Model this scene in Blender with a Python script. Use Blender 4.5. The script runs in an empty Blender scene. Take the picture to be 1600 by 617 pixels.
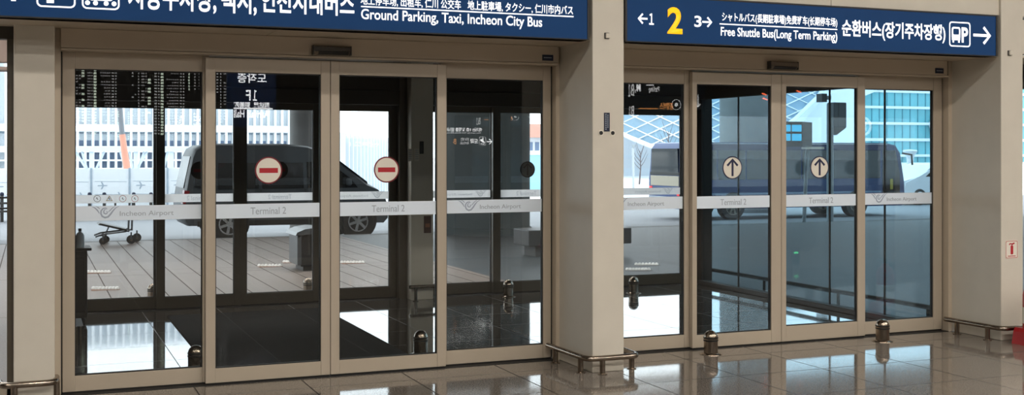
import bpy, bmesh, math, random
from mathutils import Vector, Matrix

random.seed(7)
SC = bpy.context.scene
COL = SC.collection
PI = math.pi
CANY, LAMP, SKY = 30.0, 52.0, 3.6

# ------------------------------------------------------------------ camera numbers
# world: X along the door wall, Y outward through the doors, Z up; the photographer stands at (0, 0)
F, EYE, HY = 1835.0, 1.55, 238.0
YAW = math.atan(750 / 1835)
CA, SA = math.cos(YAW), math.sin(YAW)


def ray(px):
    k = (px - 800) / F
    return SA + k * CA, CA - k * SA


def at(px, py, Y):
    """point of the photograph on the plane at distance Y"""
    a, b = ray(px)
    t = Y / b
    return Vector((a * t, Y, EYE - (py - HY) / F * t))


def ax(px, Y):
    return at(px, 0, Y).x


def behind(px, py, Yb, Yg=8.0):
    """place in the hall (plane Yb) that the door glass at Yg mirrors"""
    a, b = ray(px)
    t = (2 * Yg - Yb) / b
    return Vector((a * t, Yb, EYE - (py - HY) / F * t))


# ------------------------------------------------------------------ materials
def srgb(r, g, b):
    f = lambda v: (v / 255) / 12.92 if v / 255 <= 0.04045 else ((v / 255 + 0.055) / 1.055) ** 2.4
    return (f(r), f(g), f(b), 1)


MATS = {}


def mat(name, color, rough=0.5, metal=0.0, var=0.06, scale=6.0, bump=0.0, bscale=60.0, spec=0.5, emit=0.0, coat=0.0):
    if name in MATS:
        return MATS[name]
    m = bpy.data.materials.new(name)
    m.use_nodes = True
    nt = m.node_tree
    b = nt.nodes['Principled BSDF']
    if len(color) == 3:
        color = tuple(color) + (1,)
    tc = nt.nodes.new('ShaderNodeTexCoord')
    nz = nt.nodes.new('ShaderNodeTexNoise')
    nz.inputs['Scale'].default_value = scale
    nz.inputs['Detail'].default_value = 4
    nt.links.new(tc.outputs['Object'], nz.inputs['Vector'])
    mx = nt.nodes.new('ShaderNodeMix')
    mx.data_type = 'RGBA'
    mx.inputs[6].default_value = tuple(c * (1 - var) for c in color[:3]) + (1,)
    mx.inputs[7].default_value = tuple(min(1, c * (1 + var)) for c in color[:3]) + (1,)
    nt.links.new(nz.outputs['Fac'], mx.inputs[0])
    nt.links.new(mx.outputs[2], b.inputs['Base Color'])
    b.inputs['Roughness'].default_value = rough
    b.inputs['Metallic'].default_value = metal
    b.inputs['Specular IOR Level'].default_value = spec
    b.inputs['Coat Weight'].default_value = coat
    if emit:
        b.inputs['Emission Color'].default_value = color
        b.inputs['Emission Strength'].default_value = emit
    if bump:
        n2 = nt.nodes.new('ShaderNodeTexNoise')
        n2.inputs['Scale'].default_value = bscale
        nt.links.new(tc.outputs['Object'], n2.inputs['Vector'])
        bp = nt.nodes.new('ShaderNodeBump')
        bp.inputs['Strength'].default_value = bump
        bp.inputs['Distance'].default_value = 0.002
        nt.links.new(n2.outputs['Fac'], bp.inputs['Height'])
        nt.links.new(bp.outputs['Normal'], b.inputs['Normal'])
    MATS[name] = m
    return m


def glow(name, color, strength):
    return mat(name, color, 0.5, emit=strength, var=0.0)


def glass_mat(name, tint, f0=0.045, haze=0.0):
    """thin architectural pane: clear or tinted transmission plus mirror reflection growing to grazing"""
    m = bpy.data.materials.new(name)
    m.use_nodes = True
    nt = m.node_tree
    nt.nodes.clear()
    out = nt.nodes.new('ShaderNodeOutputMaterial')
    tr = nt.nodes.new('ShaderNodeBsdfTransparent')
    tr.inputs['Color'].default_value = tuple(tint) + (1,)
    gl = nt.nodes.new('ShaderNodeBsdfGlossy')
    gl.inputs['Roughness'].default_value = 0.0
    gl.inputs['Color'].default_value = (1, 1, 1, 1)
    lw = nt.nodes.new('ShaderNodeLayerWeight')
    lw.inputs['Blend'].default_value = 0.5
    pw = nt.nodes.new('ShaderNodeMath')
    pw.operation = 'POWER'
    pw.inputs[1].default_value = 5
    nt.links.new(lw.outputs['Facing'], pw.inputs[0])
    ma = nt.nodes.new('ShaderNodeMath')
    ma.operation = 'MULTIPLY_ADD'
    ma.inputs[1].default_value = 1 - f0
    ma.inputs[2].default_value = f0
    nt.links.new(pw.outputs[0], ma.inputs[0])
    mx = nt.nodes.new('ShaderNodeMixShader')
    nt.links.new(ma.outputs[0], mx.inputs[0])
    nt.links.new(tr.outputs[0], mx.inputs[1])
    nt.links.new(gl.outputs[0], mx.inputs[2])
    nt.links.new(mx.outputs[0], out.inputs['Surface'])
    MATS[name] = m
    return m


def tile_mat(name, c1, c2, px, ox, py, oy, seam, sw, rough, grain=260, grain_amt=0.5, spec=0.5, wobble=0.0, patch=0.12):
    """stone slabs: fine speckle, faint slab to slab change, dark seams every px by py"""
    m = bpy.data.materials.new(name)
    m.use_nodes = True
    nt = m.node_tree
    b = nt.nodes['Principled BSDF']
    N = lambda t: nt.nodes.new(t)
    L = nt.links.new
    geo = N('ShaderNodeTexCoord')
    sep = N('ShaderNodeSeparateXYZ')
    L(geo.outputs['Object'], sep.inputs[0])

    def math_(op, a, bb=None, c=None):
        n = N('ShaderNodeMath')
        n.operation = op
        for i, v in enumerate((a, bb, c)):
            if v is None:
                continue
            if isinstance(v, (int, float)):
                n.inputs[i].default_value = v
            else:
                L(v, n.inputs[i])
        return n.outputs[0]

    def seamline(co, p, o):
        f = math_('FRACT', math_('DIVIDE', math_('SUBTRACT', co, o), p))
        d = math_('MINIMUM', f, math_('SUBTRACT', 1.0, f))
        return math_('LESS_THAN', math_('MULTIPLY', d, p), sw / 2)

    line = math_('MAXIMUM', seamline(sep.outputs[0], px, ox), seamline(sep.outputs[1], py, oy))
    ix = math_('FLOOR', math_('DIVIDE', math_('SUBTRACT', sep.outputs[0], ox), px))
    iy = math_('FLOOR', math_('DIVIDE', math_('SUBTRACT', sep.outputs[1], oy), py))
    cmb = N('ShaderNodeCombineXYZ')
    L(ix, cmb.inputs[0])
    L(iy, cmb.inputs[1])
    wn = N('ShaderNodeTexWhiteNoise')
    L(cmb.outputs[0], wn.inputs['Vector'])
    nz = N('ShaderNodeTexNoise')
    nz.inputs['Scale'].default_value = grain
    nz.inputs['Detail'].default_value = 3
    nz.inputs['Roughness'].default_value = 0.7
    L(geo.outputs['Object'], nz.inputs['Vector'])
    cr = N('ShaderNodeValToRGB')
    cr.color_ramp.elements[0].position = 0.5 - 0.25 * grain_amt
    cr.color_ramp.elements[1].position = 0.5 + 0.25 * grain_amt
    cr.color_ramp.elements[0].color = c1
    cr.color_ramp.elements[1].color = c2
    L(nz.outputs['Fac'], cr.inputs[0])
    hsv = N('ShaderNodeHueSaturation')
    L(cr.outputs[0], hsv.inputs['Color'])
    L(math_('MULTIPLY_ADD', wn.outputs['Value'], patch, 1 - patch / 2), hsv.inputs['Value'])
    mx = N('ShaderNodeMix')
    mx.data_type = 'RGBA'
    L(line, mx.inputs[0])
    L(hsv.outputs[0], mx.inputs[6])
    mx.inputs[7].default_value = seam
    L(mx.outputs[2], b.inputs['Base Color'])
    L(math_('MULTIPLY_ADD', line, 0.4, rough), b.inputs['Roughness'])
    b.inputs['Specular IOR Level'].default_value = spec
    if wobble:
        n2 = N('ShaderNodeTexNoise')
        n2.inputs['Scale'].default_value = 2.2
        n2.inputs['Detail'].default_value = 1
        L(geo.outputs['Object'], n2.inputs['Vector'])
        bp = N('ShaderNodeBump')
        bp.inputs['Strength'].default_value = wobble
        bp.inputs['Distance'].default_value = 0.01
        L(n2.outputs['Fac'], bp.inputs['Height'])
        L(bp.outputs['Normal'], b.inputs['Normal'])
    MATS[name] = m
    return m


M_PIER = mat('cream_panel', srgb(205, 198, 184), 0.45, bump=0.05, bscale=400)
M_FRAME = mat('champagne_aluminium', srgb(176, 163, 145), 0.42, 0.0, var=0.03, bump=0.04, bscale=500)
M_LINTEL = mat('champagne_cladding', srgb(188, 174, 154), 0.5, var=0.04, bump=0.05, bscale=400)
M_GASKET = mat('black_rubber', srgb(22, 21, 20), 0.6)
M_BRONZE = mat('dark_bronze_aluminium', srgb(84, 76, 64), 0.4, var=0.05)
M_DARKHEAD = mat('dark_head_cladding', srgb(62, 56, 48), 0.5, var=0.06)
def film_mat(name, c, thru=(0.9, 0.93, 0.97), back=0.5, clear=0.12):
    """frosted film on glass: scatters light from either side, lets a little through straight"""
    m = mat(name, c, 0.55, var=0.02)
    nt = m.node_tree
    out = nt.nodes['Material Output']
    pb = nt.nodes['Principled BSDF']
    tl = nt.nodes.new('ShaderNodeBsdfTranslucent')
    tl.inputs['Color'].default_value = tuple(thru) + (1,)
    tp = nt.nodes.new('ShaderNodeBsdfTransparent')
    m1 = nt.nodes.new('ShaderNodeMixShader')
    m1.inputs[0].default_value = back
    m2 = nt.nodes.new('ShaderNodeMixShader')
    m2.inputs[0].default_value = clear
    nt.links.new(pb.outputs[0], m1.inputs[1])
    nt.links.new(tl.outputs[0], m1.inputs[2])
    nt.links.new(m1.outputs[0], m2.inputs[1])
    nt.links.new(tp.outputs[0], m2.inputs[2])
    nt.links.new(m2.outputs[0], out.inputs['Surface'])
    return m


M_WHITEBAND = film_mat('frosted_white_film', srgb(234, 244, 255), (0.94, 0.97, 1.0), 0.12, 0.03)
M_PRINT = film_mat('grey_film_print', srgb(170, 179, 190), (0.52, 0.55, 0.6), 0.12, 0.0)
M_LOGO = film_mat('slate_film_print', srgb(164, 176, 194), (0.5, 0.56, 0.64), 0.12, 0.0)
M_PRINT2 = film_mat('pale_film_print', srgb(206, 210, 216), (0.75, 0.78, 0.82), 0.6, 0.1)
M_OUTBAND = film_mat('frosted_outer_film', srgb(236, 238, 242), (0.97, 0.985, 1.0), 0.92, 0.08)
M_STEEL = mat('bronzed_stainless_steel', srgb(156, 143, 129), 0.22, 1.0, var=0.08, scale=20)
M_STEELD = mat('dark_stainless_steel', srgb(120, 112, 102), 0.25, 1.0, var=0.08, scale=20)
M_BLACK = mat('black_plastic', srgb(20, 20, 20), 0.45)
M_DKGREY = mat('charcoal_plastic', srgb(52, 50, 48), 0.5)
M_SIGNBLUE = mat('sign_blue', srgb(18, 62, 112), 0.5, var=0.03, emit=0.06, spec=0.15)
M_SIGNTXT = glow('sign_white_letters', (1, 1, 1), 0.9)
M_SIGNYEL = glow('sign_yellow_digit', srgb(255, 190, 20)[:3], 0.75)
M_SIGNEDGE = mat('sign_black_edge', srgb(30, 28, 27), 0.5)
M_NAVY = mat('navy_plate', srgb(22, 32, 58), 0.4)
M_CREAMDISC = mat('cream_disc', srgb(226, 219, 205), 0.5, var=0.02)
M_DKRED = mat('dark_red_print', srgb(120, 22, 34), 0.5)
M_REDBAR = mat('red_print', srgb(176, 26, 38), 0.5)
M_DKBLUE = mat('dark_blue_print', srgb(26, 30, 66), 0.5)
M_SMOKE = mat('smoked_disc', srgb(92, 102, 106), 0.5)
M_SMOKE2 = mat('grey_disc', srgb(70, 62, 56), 0.5)
M_RED = mat('extinguisher_red', srgb(170, 24, 30), 0.35)
M_MAT = mat('black_rib_carpet', srgb(30, 28, 25), 0.9, var=0.25, scale=120, bump=0.5, bscale=300, spec=0.1)
M_CEIL = mat('hall_ceiling_grey', srgb(120, 116, 110), 0.7)
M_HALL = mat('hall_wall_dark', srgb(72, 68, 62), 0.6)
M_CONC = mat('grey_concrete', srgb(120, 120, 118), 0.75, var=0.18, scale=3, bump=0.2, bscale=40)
M_SHADECONC = mat('shaded_concrete', srgb(62, 70, 71), 0.75, var=0.18, scale=3, bump=0.2, bscale=40)  # same concrete with shade put into the colour, for the thick near column
M_CANOPY = mat('canopy_soffit', srgb(196, 172, 160), 0.6)
M_PALE = mat('white_render', srgb(214, 218, 222), 0.6, var=0.02)
M_GLASS = glass_mat('door_glass', (0.975, 0.985, 0.98))
M_GLASS2 = glass_mat('outer_door_glass', (0.96, 0.975, 0.975))
M_GLASS3 = glass_mat('teal_side_glass', (0.64, 0.77, 0.83), f0=0.01)
M_FLOOR = tile_mat('polished_granite', srgb(88, 80, 73), srgb(150, 142, 132), 0.709, 1.70, 0.709, 7.66, srgb(40, 34, 30), 0.010, 0.07, 110, 0.5, wobble=0.012)
M_VFLOOR = tile_mat('vestibule_granite', srgb(52, 50, 48), srgb(84, 80, 76), 0.709, 1.70, 0.709, 7.66, srgb(40, 38, 36), 0.007, 0.045, 210, 0.9, wobble=0.03, spec=0.8)
M_PAVE = tile_mat('brown_pavers', srgb(112, 101, 94), srgb(144, 132, 124), 0.295, 0.19, 3.54, 12.0, srgb(70, 58, 50), 0.014, 0.48, 60, 0.9, spec=0.45)
M_ROAD = mat('road_asphalt', srgb(124, 126, 130), 0.75, var=0.1, scale=0.6)
M_APRON = mat('dark_driveway', srgb(72, 77, 80), 0.5, var=0.2, scale=0.9)


# ------------------------------------------------------------------ mesh helpers
def nb():
    return bmesh.new()


def box(bm, x0, x1, y0, y1, z0, z1, bev=0.0, seg=2):
    v = [bm.verts.new((x, y, z)) for x in (x0, x1) for y in (y0, y1) for z in (z0, z1)]
    fs = [(0, 1, 3, 2), (4, 6, 7, 5), (0, 4, 5, 1), (2, 3, 7, 6), (0, 2, 6, 4), (1, 5, 7, 3)]
    faces = [bm.faces.new([v[i] for i in f]) for f in fs]
    if bev:
        es = list({e for f in faces for e in f.edges})
        bmesh.ops.bevel(bm, geom=es, offset=bev, segments=seg, affect='EDGES', profile=0.5)
    return v


def tube(bm, pts, r, n=12, cap=True, r_end=None):
    pts = [Vector(p) for p in pts]
    rings = []
    up = None
    for i, p in enumerate(pts):
        if i == 0:
            t = pts[1] - p
        elif i == len(pts) - 1:
            t = p - pts[i - 1]
        else:
            t = (pts[i + 1] - p).normalized() + (p - pts[i - 1]).normalized()
        t.normalize()
        if up is None:
            a = Vector((0, 0, 1)) if abs(t.z) < 0.9 else Vector((1, 0, 0))
            u = t.cross(a).normalized()
        else:
            u = (up - t * up.dot(t)).normalized()
        up = u
        w = t.cross(u)
        rr = r if r_end is None else r + (r_end - r) * i / (len(pts) - 1)
        rings.append([bm.verts.new(p + (u * math.cos(2 * PI * k / n) + w * math.sin(2 * PI * k / n)) * rr) for k in range(n)])
    for a, b in zip(rings, rings[1:]):
        for k in range(n):
            bm.faces.new((a[k], a[(k + 1) % n], b[(k + 1) % n], b[k]))
    if cap:
        bm.faces.new(rings[0][::-1])
        bm.faces.new(rings[-1])


def lathe(bm, prof, c=(0, 0, 0), n=28):
    """prof: (r, z) from bottom to top, turned about the vertical through c"""
    rings = []
    for r, z in prof:
        if r < 1e-5:
            rings.append([bm.verts.new((c[0], c[1], c[2] + z))])
        else:
            rings.append([bm.verts.new((c[0] + r * math.cos(2 * PI * k / n), c[1] + r * math.sin(2 * PI * k / n), c[2] + z)) for k in range(n)])
    for a, b in zip(rings, rings[1:]):
        for k in range(n):
            q = [a[k % len(a)], a[(k + 1) % len(a)], b[(k + 1) % len(b)], b[k % len(b)]]
            q2 = []
            for v in q:
                if v not in q2:
                    q2.append(v)
            if len(q2) >= 3:
                try:
                    bm.faces.new(q2)
                except ValueError:
                    pass
    if len(rings[0]) > 1:
        bm.faces.new(rings[0][::-1])
    if len(rings[-1]) > 1:
        bm.faces.new(rings[-1])


def prism(bm, poly, a, b, axis='y'):
    """poly in the plane across AXIS, from a to b along it"""
    def P(u, v, w):
        return {'y': (u, w, v), 'x': (w, u, v), 'z': (u, v, w)}[axis]
    A = [bm.verts.new(P(u, v, a)) for u, v in poly]
    B = [bm.verts.new(P(u, v, b)) for u, v in poly]
    n = len(poly)
    bm.faces.new(A)
    bm.faces.new(B[::-1])
    for i in range(n):
        bm.faces.new((A[i], A[(i + 1) % n], B[(i + 1) % n], B[i]))


def disc(bm, x, y0, y1, z, r, n=40, rz=None):
    prism(bm, [(x + r * math.cos(2 * PI * k / n), z + (rz or r) * math.sin(2 * PI * k / n)) for k in range(n)], y0, y1, 'y')


def ring(bm, x, y0, y1, z, r0, r1, n=40):
    vs = []
    for k in range(n):
        c, s = math.cos(2 * PI * k / n), math.sin(2 * PI * k / n)
        vs.append([bm.verts.new((x + r * c, y, z + r * s)) for r, y in ((r0, y0), (r1, y0), (r1, y1), (r0, y1))])
    for k in range(n):
        a, b = vs[k], vs[(k + 1) % n]
        for j in range(4):
            bm.faces.new((a[j], a[(j + 1) % 4], b[(j + 1) % 4], b[j]))


def rrect(x0, x1, z0, z1, r, n=6):
    out = []
    for cx, cz, a0 in ((x1 - r, z1 - r, 0), (x0 + r, z1 - r, 90), (x0 + r, z0 + r, 180), (x1 - r, z0 + r, 270)):
        for k in range(n + 1):
            a = math.radians(a0 + 90 * k / n)
            out.append((cx + r * math.cos(a), cz + r * math.sin(a)))
    return out


def frame_loop(bm, outer, inner, y0, y1):
    n = len(outer)
    vs = [[bm.verts.new((p[0], y, p[1])) for p, y in ((outer[i], y0), (inner[i], y0), (inner[i], y1), (outer[i], y1))] for i in range(n)]
    for k in range(n):
        a, b = vs[k], vs[(k + 1) % n]
        for j in range(4):
            bm.faces.new((a[j], a[(j + 1) % 4], b[(j + 1) % 4], b[j]))


def stroke(bm, pts, w, y0, y1):
    """a flat ribbon of width w (number or list) along pts in the X-Z plane"""
    n = len(pts)
    L_, R_ = [], []
    for i in range(n):
        a = Vector(pts[max(0, i - 1)])
        b = Vector(pts[min(n - 1, i + 1)])
        t = (b - a).normalized()
        nn = Vector((-t.y, t.x))
        ww = (w[i] if isinstance(w, (list, tuple)) else w) / 2
        p = Vector(pts[i])
        L_.append(p + nn * ww)
        R_.append(p - nn * ww)
    vs = [[bm.verts.new((q.x, y, q.y)) for q, y in ((L_[i], y0), (R_[i], y0), (R_[i], y1), (L_[i], y1))] for i in range(n)]
    for a, b in zip(vs, vs[1:]):
        for j in range(4):
            bm.faces.new((a[j], a[(j + 1) % 4], b[(j + 1) % 4], b[j]))
    bm.faces.new(vs[0][::-1])
    bm.faces.new(vs[-1])


def arrow(bm, tail, tip, w, head, y0, y1):
    a, b = Vector(tail), Vector(tip)
    t = (b - a).normalized()
    nn = Vector((-t.y, t.x))
    stroke(bm, [tuple(a), tuple(b - t * w * 0.3)], w, y0, y1)
    stroke(bm, [tuple(b - t * head + nn * head), tuple(b), tuple(b - t * head - nn * head)], w, y0 - 0.0004, y1)


def world_xyz(p):
    v = Vector((0, 0, 0))
    while p is not None:
        v += p.location
        p = p.parent
    return v


def obj(name, bm, m, parent=None, smooth=False, local=False, loc=None):
    """links BM as one mesh object; geometry comes in world coordinates unless LOCAL"""
    bmesh.ops.recalc_face_normals(bm, faces=bm.faces)
    me = bpy.data.meshes.new(name)
    o = bpy.data.objects.new(name, me)
    if parent is not None and not local:
        bmesh.ops.translate(bm, verts=bm.verts, vec=-world_xyz(parent))
    if loc is not None:
        bmesh.ops.translate(bm, verts=bm.verts, vec=-Vector(loc))
        o.location = loc
    bm.to_mesh(me)
    bm.free()
    me.materials.append(m)
    if smooth:
        for p in me.polygons:
            p.use_smooth = True
        try:
            me.set_sharp_from_angle(angle=math.radians(40))
        except Exception:
            pass
    COL.objects.link(o)
    if parent is not None:
        o.parent = parent
    return o


def tag(o, label=None, cat=None, group=None, kind=None):
    if label:
        o['label'] = label
    if cat:
        o['category'] = cat
    if group:
        o['group'] = group
    if kind:
        o['kind'] = kind
    return o


def thing(name, label, cat, loc=(0, 0, 0), rz=0.0, group=None, kind=None):
    o = bpy.data.objects.new(name, None)
    o.empty_display_size = 0.1
    COL.objects.link(o)
    o.location = loc
    o.rotation_euler = (0, 0, rz)
    return tag(o, label, cat, group, kind)


def dup(root, loc, rz, label=None, group=None):
    r = root.copy()
    COL.objects.link(r)
    r.location = loc
    r.rotation_euler = (0, 0, rz)
    if label:
        r['label'] = label
    if group:
        r['group'] = group
    for ch in [c for c in bpy.data.objects if c.parent == root]:
        c2 = ch.copy()
        COL.objects.link(c2)
        c2.parent = r
        for g in [g for g in bpy.data.objects if g.parent == ch]:
            g2 = g.copy()
            COL.objects.link(g2)
            g2.parent = c2
    return r


def bx(name, m, parent, *d, bev=0.0, smooth=False, local=False):
    bm = nb()
    box(bm, *d, bev=bev)
    return obj(name, bm, m, parent, smooth=smooth, local=local)


def struct(name, bm, m, label, cat, smooth=False):
    return tag(obj(name, bm, m, None, smooth), label, cat, kind='structure')


def text(s, x0, x1, z0, z1, Y, m, parent, face=-1, bold=0.0, th=0.0015, name='lettering'):
    """words fitted to the rectangle x0..x1, z0..z1 on the plane Y; face -1 reads from the hall, +1 from the street side"""
    cu = bpy.data.curves.new('txt', 'FONT')
    cu.body = s
    cu.size = 1.0
    cu.offset = bold
    cu.resolution_u = 4
    o = bpy.data.objects.new('txt', cu)
    COL.objects.link(o)
    bpy.context.view_layer.update()
    dg = bpy.context.evaluated_depsgraph_get()
    me = bpy.data.meshes.new_from_object(o.evaluated_get(dg))
    bpy.data.objects.remove(o)
    bpy.data.curves.remove(cu)
    xs = [v.co.x for v in me.vertices]
    ys = [v.co.y for v in me.vertices]
    a0, a1, b0, b1 = min(xs), max(xs), min(ys), max(ys)
    for v in me.vertices:
        u = (v.co.x - a0) / max(1e-6, a1 - a0)
        w = (v.co.y - b0) / max(1e-6, b1 - b0)
        if face > 0:
            u = 1 - u
        v.co = Vector((x0 + u * (x1 - x0), Y, z0 + w * (z1 - z0)))
    bm = nb()
    bm.from_mesh(me)
    bpy.data.meshes.remove(me)
    g = bmesh.ops.extrude_face_region(bm, geom=list(bm.faces))
    bmesh.ops.translate(bm, verts=[v for v in g['geom'] if isinstance(v, bmesh.types.BMVert)], vec=(0, face * th, 0))
    return obj(name, bm, m, parent)


# ------------------------------------------------------------------ the hall shell
CEILZ = 6.0
bm = nb(); box(bm, -13, 20, -30, 7.97, -0.1, 0)
struct('floor', bm, M_FLOOR, 'polished grey-beige granite floor of the hall in front of the doors', 'floor')
bm = nb(); box(bm, 0.1, 7.36, 7.97, 12.06, -0.1, 0)
struct('floor_vestibule', bm, M_VFLOOR, 'dark mirror-polished floor between the inner and outer doors', 'floor')
bm = nb(); box(bm, -13, 20, -30, 7.9, CEILZ, CEILZ + 0.2)
struct('ceiling', bm, M_CEIL, 'plain ceiling of the hall', 'ceiling')
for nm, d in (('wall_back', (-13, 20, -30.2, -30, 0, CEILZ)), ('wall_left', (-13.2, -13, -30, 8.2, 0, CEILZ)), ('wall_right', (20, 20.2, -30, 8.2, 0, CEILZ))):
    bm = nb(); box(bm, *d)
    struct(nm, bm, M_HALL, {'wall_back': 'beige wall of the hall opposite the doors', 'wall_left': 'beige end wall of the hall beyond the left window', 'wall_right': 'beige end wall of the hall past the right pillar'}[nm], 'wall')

PX = [(-0.105, 0.132), (3.648, 3.897), (7.388, 7.625)]
plabel = ['cream pillar at the left end beside the door with the airport logo band', 'cream pillar between the two sets of doors', 'cream pillar at the right end carrying the fire extinguisher notice']
for i, (a, b) in enumerate(PX):
    front = 7.86 if i == 0 else 7.43
    bm = nb(); box(bm, a, b, front, 8.12, 0, 2.345 if i == 0 else CEILZ, bev=0.006)
    struct('pillar', bm, M_PIER, plabel[i], 'pillar')
# door jambs beside the pillars
for nm, (a, b), lab in (('trim_1', (0.132, 0.170), 'narrow champagne jamb beside the left end pillar'), ('trim_2', (3.620, 3.648), 'narrow champagne jamb on the exit side of the middle pillar'),
                        ('trim_3', (3.897, 3.925), 'narrow champagne jamb on the entrance side of the middle pillar'), ('trim_4', (7.350, 7.388), 'narrow champagne jamb beside the right end pillar')):
    bm = nb(); box(bm, a, b, 7.99, 8.14, 0, 2.345)
    struct(nm, bm, M_LINTEL, lab, 'jamb')
# head boxes over the doors: cladding with a small lip, and the soffit under each sign
for nm, a, b, lab in (('lintel', 0.168, 3.624, 'champagne door operator box above the exit doors'), ('lintel.001', 3.925, 7.305, 'champagne door operator box above the entrance doors')):
    bm = nb()
    box(bm, a, b, 7.95, 8.14, 2.212, 2.337, bev=0.003)
    box(bm, a, b, 7.938, 8.14, 2.196, 2.210, bev=0.003)
    box(bm, a, b, 8.0, 8.14, 2.3, 2.75)
    struct(nm, bm, M_LINTEL, lab, 'lintel')
for a, b, lab in ((-3.9, 1.46, 'soffit strip under the left half of the blue exit sign'), (1.464, 3.648, 'soffit strip under the right half of the blue exit sign'),
                  (3.897, 7.388, 'soffit strip under the blue entrance sign'), (7.625, 11.4, 'soffit strip to the right of the end pillar')):
    bm = nb(); box(bm, a, b, 7.47, 8.14, 2.338, 2.36, bev=0.002)
    struct('trim_soffit', bm, M_LINTEL, lab, 'soffit')
# wall panels above the signs
for a, b, z0, z1, lab in ((-3.9, -0.1, 2.70, CEILZ, 'cream wall panel high above the left window'), (-0.1, 3.648, 2.70, CEILZ, 'cream wall panel high above the exit sign'),
                          (3.897, 5.7, 2.68, CEILZ, 'cream wall panel above the left half of the entrance sign'), (5.705, 7.388, 2.68, CEILZ, 'cream wall panel above the right half of the entrance sign'),
                          (7.625, 11.4, 2.68, CEILZ, 'cream upper wall panel right of the end pillar'), (7.625, 11.4, 2.37, 2.655, 'lower cream wall panel right of the end pillar')):
    bm = nb(); box(bm, a, b, 7.45, 7.56, z0, z1, bev=0.003)
    struct('wall_panel', bm, M_PIER, lab, 'wall panel')
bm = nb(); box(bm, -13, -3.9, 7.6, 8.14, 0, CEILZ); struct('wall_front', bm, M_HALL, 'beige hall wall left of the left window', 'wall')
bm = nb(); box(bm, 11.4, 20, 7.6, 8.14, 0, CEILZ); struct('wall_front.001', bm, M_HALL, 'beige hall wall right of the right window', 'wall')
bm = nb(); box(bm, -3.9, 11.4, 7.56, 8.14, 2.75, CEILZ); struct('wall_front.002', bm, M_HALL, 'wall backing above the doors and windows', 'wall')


# ------------------------------------------------------------------ windows beside the doors
def window(name, x0, x1, lab, mull, zb=0.0, zt=2.26, head=2.338):
    r = thing(name, lab, 'window', ((x0 + x1) / 2, 8.05, 0), kind='structure')
    for xx in mull:
        bx('mullion', M_FRAME if name != 'window_1' else M_BRONZE, r, xx - 0.02, xx + 0.02, 8.0, 8.1, zb, zt)
    bx('top_rail', M_DARKHEAD, r, x0, x1, 8.0, 8.1, zt, head)
    bx('bottom_rail', M_FRAME, r, x0, x1, 8.0, 8.1, 0, 0.09)
    bm_ = nb(); box(bm_, x0 + 0.01, x1 - 0.01, 8.045, 8.055, 0.09, zt)
    obj('glass_pane', bm_, M_GLASS, r)


window('window_1', -3.9, -0.105, 'tall glazed bay at the far left, beside the left end pillar', [-3.88, -2.6, -1.35, -0.125])
window('window_2', 7.625, 11.4, 'tall glazed bay at the far right, past the end pillar', [7.65, 8.9, 10.15, 11.38], zt=2.12)
bx('rail', M_GASKET, bpy.data.objects['window_2'], 7.63, 11.4, 7.9, 8.0, 2.205, 2.225)


# ------------------------------------------------------------------ sliding door leaves
def swoosh(x, z, s, Y, m, parent, face=-1):
    """airport mark: two feather strokes and a spiral wing"""
    bm_ = nb()
    f = 1 if face < 0 else -1
    y0, y1 = Y, Y + 0.0015 * face
    q = lambda pts: [(x + f * u * s, z + v * s) for u, v in pts]
    stroke(bm_, q([(-1.0, 0.48), (-0.78, 0.38), (-0.6, 0.2), (-0.45, -0.05)]), [0.02 * s, 0.08 * s, 0.1 * s, 0.05 * s], y0, y1)
    stroke(bm_, q([(-0.72, 0.5), (-0.55, 0.42), (-0.42, 0.3)]), [0.02 * s, 0.07 * s, 0.05 * s], y0, y1)
    sp = [(0.04, 0.12), (0.12, 0.06), (0.10, -0.06), (0.0, -0.10), (-0.12, -0.03), (-0.14, 0.12), (-0.04, 0.26), (0.12, 0.29), (0.02, 0.37), (-0.18, 0.32), (-0.33, 0.14), (-0.34, -0.08), (-0.24, -0.28),
          (-0.04, -0.38), (0.18, -0.32), (0.36, -0.12), (0.54, 0.14), (0.74, 0.36), (1.0, 0.5)]
    stroke(bm_, q(sp[:8]), [v * s for v in (0.03, 0.06, 0.08, 0.09, 0.09, 0.08, 0.06, 0.02)], y0, y1)
    stroke(bm_, q(sp[7:]), [v * s for v in (0.02, 0.06, 0.09, 0.10, 0.11, 0.12, 0.13, 0.13, 0.12, 0.10, 0.06, 0.02)], y0, y1)
    stroke(bm_, q([(0.16, 0.02), (0.32, 0.16), (0.48, 0.34), (0.72, 0.5)]), [0.02 * s, 0.07 * s, 0.06 * s, 0.02 * s], y0, y1)
    return obj('logo', bm_, m, parent)


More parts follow.
